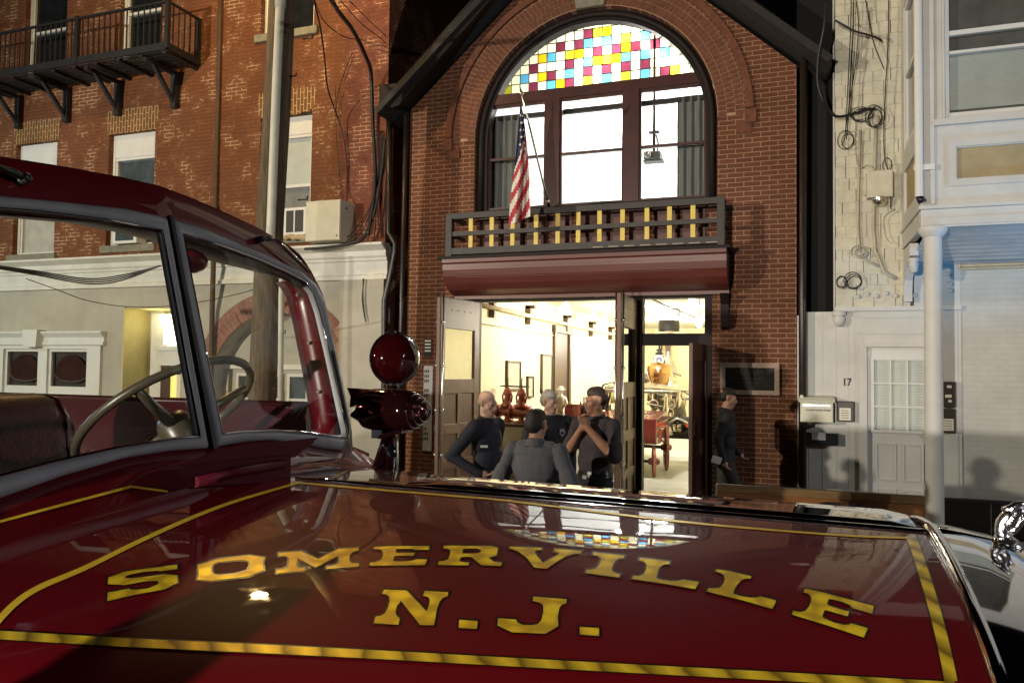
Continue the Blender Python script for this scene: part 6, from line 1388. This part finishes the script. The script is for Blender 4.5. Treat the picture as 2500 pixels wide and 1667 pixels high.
def person(loc, face, h, label, skin, top, trousers, hair, hairstyle, arms, sleeve, build_=1.0, fist=False, legs=None, turn=0.0, tilt=0.0, lean=0.0, belly=0.0, jacket=False):
    """local frame: faces +y, its right hand is +x; z up from the soles.  face = heading of +y in degrees"""
    t = thing('person', loc, label, 'person'); t.rotation_euler = (0,0,R(face-90))
    k = h/1.75; w_ = build_
    V = lambda x,y,z: (x*k, (y+lean*max(0,z-.9))*k, z*k)
    P_ = []  # material slots: 0 skin 1 top 2 trousers 3 shoes 4 lips 5 eyes 6 belt
    c = lambda a,b_,r0,r1,m: P_.append(('c', V(*a), V(*b_), r0*k, r1*k, m))
    e = lambda a,r,m: P_.append(('e', V(*a), tuple(q*k for q in r), m))
    # torso
    e((0,0,1.28),(.185*w_,.118*w_,.20),1); e((0,-.005,1.40),(.19*w_,.095*w_,.09),1); e((0,.01+belly*.3,1.10),(.165*w_,.115*w_+belly*.5,.17),1); e((0,.0,.98),(.168*w_,.118*w_+belly*.4,.10),1 if jacket else 6)
    if jacket: e((0,0,.90),(.178*w_,.13*w_,.14),1)
    c((-.11*w_,0,1.44),(.11*w_,0,1.44),.062,.062,1)
    e((0,-.005,.915),(.170*w_,.122*w_,.10),2)
    # legs
    lg = legs or {'r':((.09,0,.9),(.10,.02,.49),(.10,-.01,.09)), 'l':((-.09,0,.9),(-.10,.02,.49),(-.10,-.01,.09))}
    for s_,(hp,kn,an) in lg.items():
        c(hp,kn,.088*w_,.062,2); c(kn,an,.060,.046,2); c((an[0],an[1]+.0,an[2]-.04),(an[0],an[1]+.15,an[2]-.052),.042,.036,3); c((an[0],an[1]-.05,an[2]-.05),(an[0],an[1],an[2]-.03),.036,.04,3)
    # arms: (shoulder, elbow, wrist, hand direction)
    for s_,(sh,el,wr,hd) in arms.items():
        sl_e = sleeve == 'long'
        sv, ev, wv = Vector(sh), Vector(el), Vector(wr)
        c(sh,el,(.070 if sl_e else .062)*w_,(.056 if sl_e else .050)*w_,1)
        if sl_e: c(el,wr,.055*w_,.042,1)
        else:
            md = ev*.92+sv*.08; c(tuple(sv*.35+ev*.65),tuple(md),.068*w_,.070*w_,1); c(el,tuple(ev*.55+wv*.45),.043,.043,0); c(tuple(ev*.55+wv*.45),wr,.041,.029,0)
        hd = Vector(hd).normalized(); sd = hd.cross(Vector((0,0,1)))
        if sd.length < .2: sd = hd.cross(Vector((0,1,0)))
        sd.normalize(); nn = sd.cross(hd)
        pc = wv+hd*.045; e(tuple(pc),(.038,.034,.040),0)
        for q,(o2,L_) in enumerate(((-.030,.058),(-.010,.068),(.010,.064),(.029,.050))):
            b0 = wv+hd*.075+sd*o2; b1 = b0+hd*L_*.55+nn*.012; b2 = b1+hd*L_*.35+nn*.026
            if fist: b1 = b0+hd*L_*.30+nn*.034; b2 = b1-hd*L_*.30+nn*.030
            c(tuple(b0),tuple(b1),.0105,.010,0); c(tuple(b1),tuple(b2),.0098,.0085,0)
        t0 = wv+hd*.03-sd*.034; t1 = t0+hd*.035-sd*.022; t2 = t1+hd*.03+nn*.008; c(tuple(t0),tuple(t1),.014,.012,0); c(tuple(t1),tuple(t2),.012,.010,0)
    # neck and head, turned on the neck
    c((0,-.015,1.44),(0,.0,1.56),.070*min(w_,1.1),.060,0)
    ca, sa = math.cos(turn), math.sin(turn); ct, st_ = math.cos(tilt), math.sin(tilt)
    HC = Vector((0,.01,1.635))
    def hp(x,y,z):
        y2, z2 = y*ct-z*st_, y*st_+z*ct
        return tuple(HC+Vector((x*ca-y2*sa, x*sa+y2*ca, z2)))
    def he(a,r,m): P_.append(('e', V(*hp(*a)), tuple(q*k for q in r), m))
    def hcap(a,b_,r0,r1,m): P_.append(('c', V(*hp(*a)), V(*hp(*b_)), r0*k, r1*k, m))
    he((0,-.018,.030),(.078,.080,.088),0); he((0,-.045,.035),(.074,.068,.078),0); he((0,.022,-.02),(.066,.066,.080),0); he((.030,.058,.0),(.022,.022,.020),0); he((-.030,.058,.0),(.022,.022,.020),0); he((0,.064,-.088),(.034,.030,.026),0); hcap((-.046,.012,-.062),(.046,.012,-.062),.028,.028,0); he((0,.052,-.055),(.046,.040,.045),0)
    hcap((-.032,.068,.024),(.032,.068,.024),.017,.017,0)               # brow
    hcap((0,.082,.012),(0,.104,-.030),.009,.015,0); hcap((-.014,.092,-.034),(.014,.092,-.034),.009,.009,0)   # nose
    hcap((-.020,.090,-.060),(.020,.090,-.060),.0075,.0075,4)            # mouth
    for s_ in (-1,1):
        he((s_*.030,.0815,.004),(.010,.006,.0045),5); hcap((s_*.048,.055,-.025),(s_*.036,.066,-.030),.020,.018,0)
        hcap((s_*.078,-.012,.012),(s_*.076,-.008,-.025),.017,.012,0)  # ears
        hcap((s_*.085,-.018,.016),(s_*.083,-.014,-.01),.010,.008,0)
    body = flesh('body', P_, [skin, top, trousers, m_shoe, m_lip, m_eye, m_belt], t)
    # collar
    if hair is not None:
        Hh = []
        def hh(a,r): Hh.append(('e', V(*hp(*a)), tuple(q*k for q in r), 0))
        if hairstyle == 'full': hh((0,-.030,.043),(.085,.087,.088)); hh((0,-.056,.0),(.080,.066,.082)); hh((0,.004,.070),(.070,.070,.060))
        elif hairstyle == 'crop': hh((0,-.028,.042),(.0815,.083,.084)); hh((0,-.054,.008),(.077,.064,.072)); hh((0,.008,.066),(.066,.064,.058))
        elif hairstyle == 'fringe': hh((0,-.050,.002),(.079,.064,.046))
        elif hairstyle == 'grey': hh((0,-.030,.042),(.084,.085,.086)); hh((0,-.055,.004),(.080,.064,.080)); hh((.014,.006,.070),(.064,.066,.060))
        flesh('hair', Hh, [hair], t, .009, 3)
    return t, V, k
def local_part(name, mb, mat, parent):
    me = bpy.data.meshes.new(name); me.from_pydata([tuple(v) for v in mb.v], [], mb.f); me.materials.append(mat)
    me.polygons.foreach_set('use_smooth', mb.sm); o = bpy.data.objects.new(name, me); col.objects.link(o); o.parent = parent; return o
def ground(px, py, Y, z): p = O(px, py, Y); return Vector((p.x, Y, z))
def collar(t, V, k, mat):
    mb = MB(); mb.lathe([(.105*k,-.020*k),(.088*k,.010*k),(.079*k,.036*k),(.074*k,.050*k),(.068*k,.046*k)], V(0,-.014,1.462), (0,.22,1), 18); return local_part('collar', mb, mat, t)
AR = lambda: None
# bald man, hand on hip, turned to the right
t, V, k = person(ground(1118,1000,6.75,.15), -12, 1.70, 'bald smiling man in a dark navy jacket with his hand on his hip', m_skinpale, m_navyjacket, m_trousers, m_hairfair, 'fringe',
    {'r':((.20,0,1.42),(.30,-.20,1.14),(.20,.06,.98),(-.6,.7,-.1)), 'l':((-.20,0,1.42),(-.27,-.08,1.15),(-.22,.10,.98),(.4,.8,-.2))}, 'long', 1.06, turn=R(-6), tilt=R(-14), jacket=True, belly=.03)
collar(t,V,k,m_navyjacket)
mb = MB(); mb.obox(V(.205,.065,1.245), (.004,.012,0), (-.030,.045,0), (0,0,.010)); 
mb = MB(); mb.obox(V(.185,.095,1.24), (.020,-.028,0), (.010,.007,0), (0,0,.010)); local_part('name_tag', mb, m_cleanwhite, t)
# man seen from behind in a grey shirt
t, V, k = person(ground(1232,1000,6.0,.0), 84, 1.73, 'man with short dark hair in a grey shirt seen from behind', m_skintan, m_greyshirt, m_trousers, m_hairdark, 'full',
    {'r':((.21,0,1.42),(.335,-.03,1.13),(.31,.12,.93),(-.1,.5,-.8)), 'l':((-.21,0,1.42),(-.315,-.05,1.15),(-.30,.02,.90),(.05,.3,-1))}, 'short', 1.12, turn=R(-14), tilt=R(-3))
collar(t,V,k,m_greyshirt)
# grey haired man behind in black jacket with a badge
t, V, k = person(ground(1262,1000,7.55,.15), -48, 1.70, 'grey haired man in a black jacket with a chest badge standing behind the others', m_skinpale, m_blackjacket, m_trousers, m_hairgrey, 'grey',
    {'r':((.20,0,1.42),(.27,-.03,1.14),(.25,.05,.88),(0,.3,-1)), 'l':((-.20,0,1.42),(-.27,-.03,1.14),(-.25,.05,.88),(0,.3,-1))}, 'long', 1.08, turn=R(22), tilt=R(-12), jacket=True, belly=.04)
collar(t,V,k,m_blackjacket)
mb = MB(); c_ = Vector(V(-.085,.122,1.315)); pts = [(0,.045),(.028,.035),(.030,-.005),(0,-.042),(-.030,-.005),(-.028,.035)]
mb.add([c_+Vector((x,.0+.004*0,z)) for x,z in pts]+[c_+Vector((x,.012,z)) for x,z in pts], [(0,1,2,3,4,5),(11,10,9,8,7,6)]+[(i,(i+1)%6,6+(i+1)%6,6+i) for i in range(6)], False); bdg = local_part('badge', mb, m_nickel, t)
mb = MB(); mb.lathe([(.016,.012),(.016,.015),(.001,.016)], c_, (0,1,0), 12); local_part('badge_seal', mb, m_navy, bdg)
# man in plum polo, hands together at the throat
t, V, k = person(ground(1368,1000,6.75,.15), -112, 1.76, 'tall man in a dark plum polo shirt holding both hands at his throat', m_skintan, m_polo, m_trousers, m_hairbrown, 'crop',
    {'r':((.195,0,1.42),(.255,.07,1.155),(.045,.165,1.375),(-.55,.05,.55)), 'l':((-.195,0,1.42),(-.255,.07,1.145),(-.020,.175,1.415),(.35,-.05,.75))}, 'short', 1.04, fist=True, turn=R(-28), tilt=R(-7))
collar(t,V,k,m_polo)
mb = MB(); mb.lathe([(.172,-.020),(.175,-.018),(.175,.018),(.172,.020)], V(0,0,.965), (0,0,1), 28); mb.v = [(x,y*.73,z) for x,y,z in mb.v]; local_part('belt', mb, m_belt, t)
mb = MB(); mb.obox(V(.02,.130,.965),(.022,0,0),(0,.004,0),(0,0,.016)); local_part('belt_buckle', mb, m_steel, t)
# dark figure walking past the plaque
t, V, k = person(ground(1664,1000,9.55,.15), 8, 1.72, 'dark jacketed man walking past the museum plaque with a white paper', m_skin, m_blackjacket, m_greytrousers, m_hairdark, 'crop',
    {'r':((.20,0,1.42),(.25,-.10,1.15),(.22,-.02,.90),(0,.35,-.9)), 'l':((-.20,0,1.42),(-.24,.04,1.14),(-.2,.18,.95),(0,.6,-.6))}, 'long', 1.05,
    legs={'r':((.09,0,.9),(.10,.16,.50),(.10,.20,.10)), 'l':((-.09,0,.9),(-.10,-.02,.50),(-.10,-.24,.13))}, tilt=R(-12), lean=.05, jacket=True)
collar(t,V,k,m_blackjacket)
p = O(1646,1056,9.2); b = MB(); b.obox(p,(.05,0,-.012),(0,.004,.01),(.01,0,.03)); tag(b.build('paper_sheet', m_cleanwhite), 'white sheet of paper in the walking dark man\'s hand', 'paper')

# two onlookers beside the photographer: only their shadows, on the hood and on the white house, show
for (x,y,fc,hh,lb,br) in ((-1.10,-.35,80,1.80,'bystander in dark clothes whose head casts the shadow on the hood',1.15),(-1.95,-.75,70,1.74,'second bystander in dark clothes standing beside the cab',1.2)):
    person(Vector((x,y,0)), fc, hh, lb, m_skin, m_blackjacket, m_trousers, m_hairdark, 'full',
        {'r':((.20,0,1.42),(.27,-.03,1.14),(.25,.05,.88),(0,.3,-1)), 'l':((-.20,0,1.42),(-.27,-.03,1.14),(-.25,.05,.88),(0,.3,-1))}, 'long', br, jacket=True)
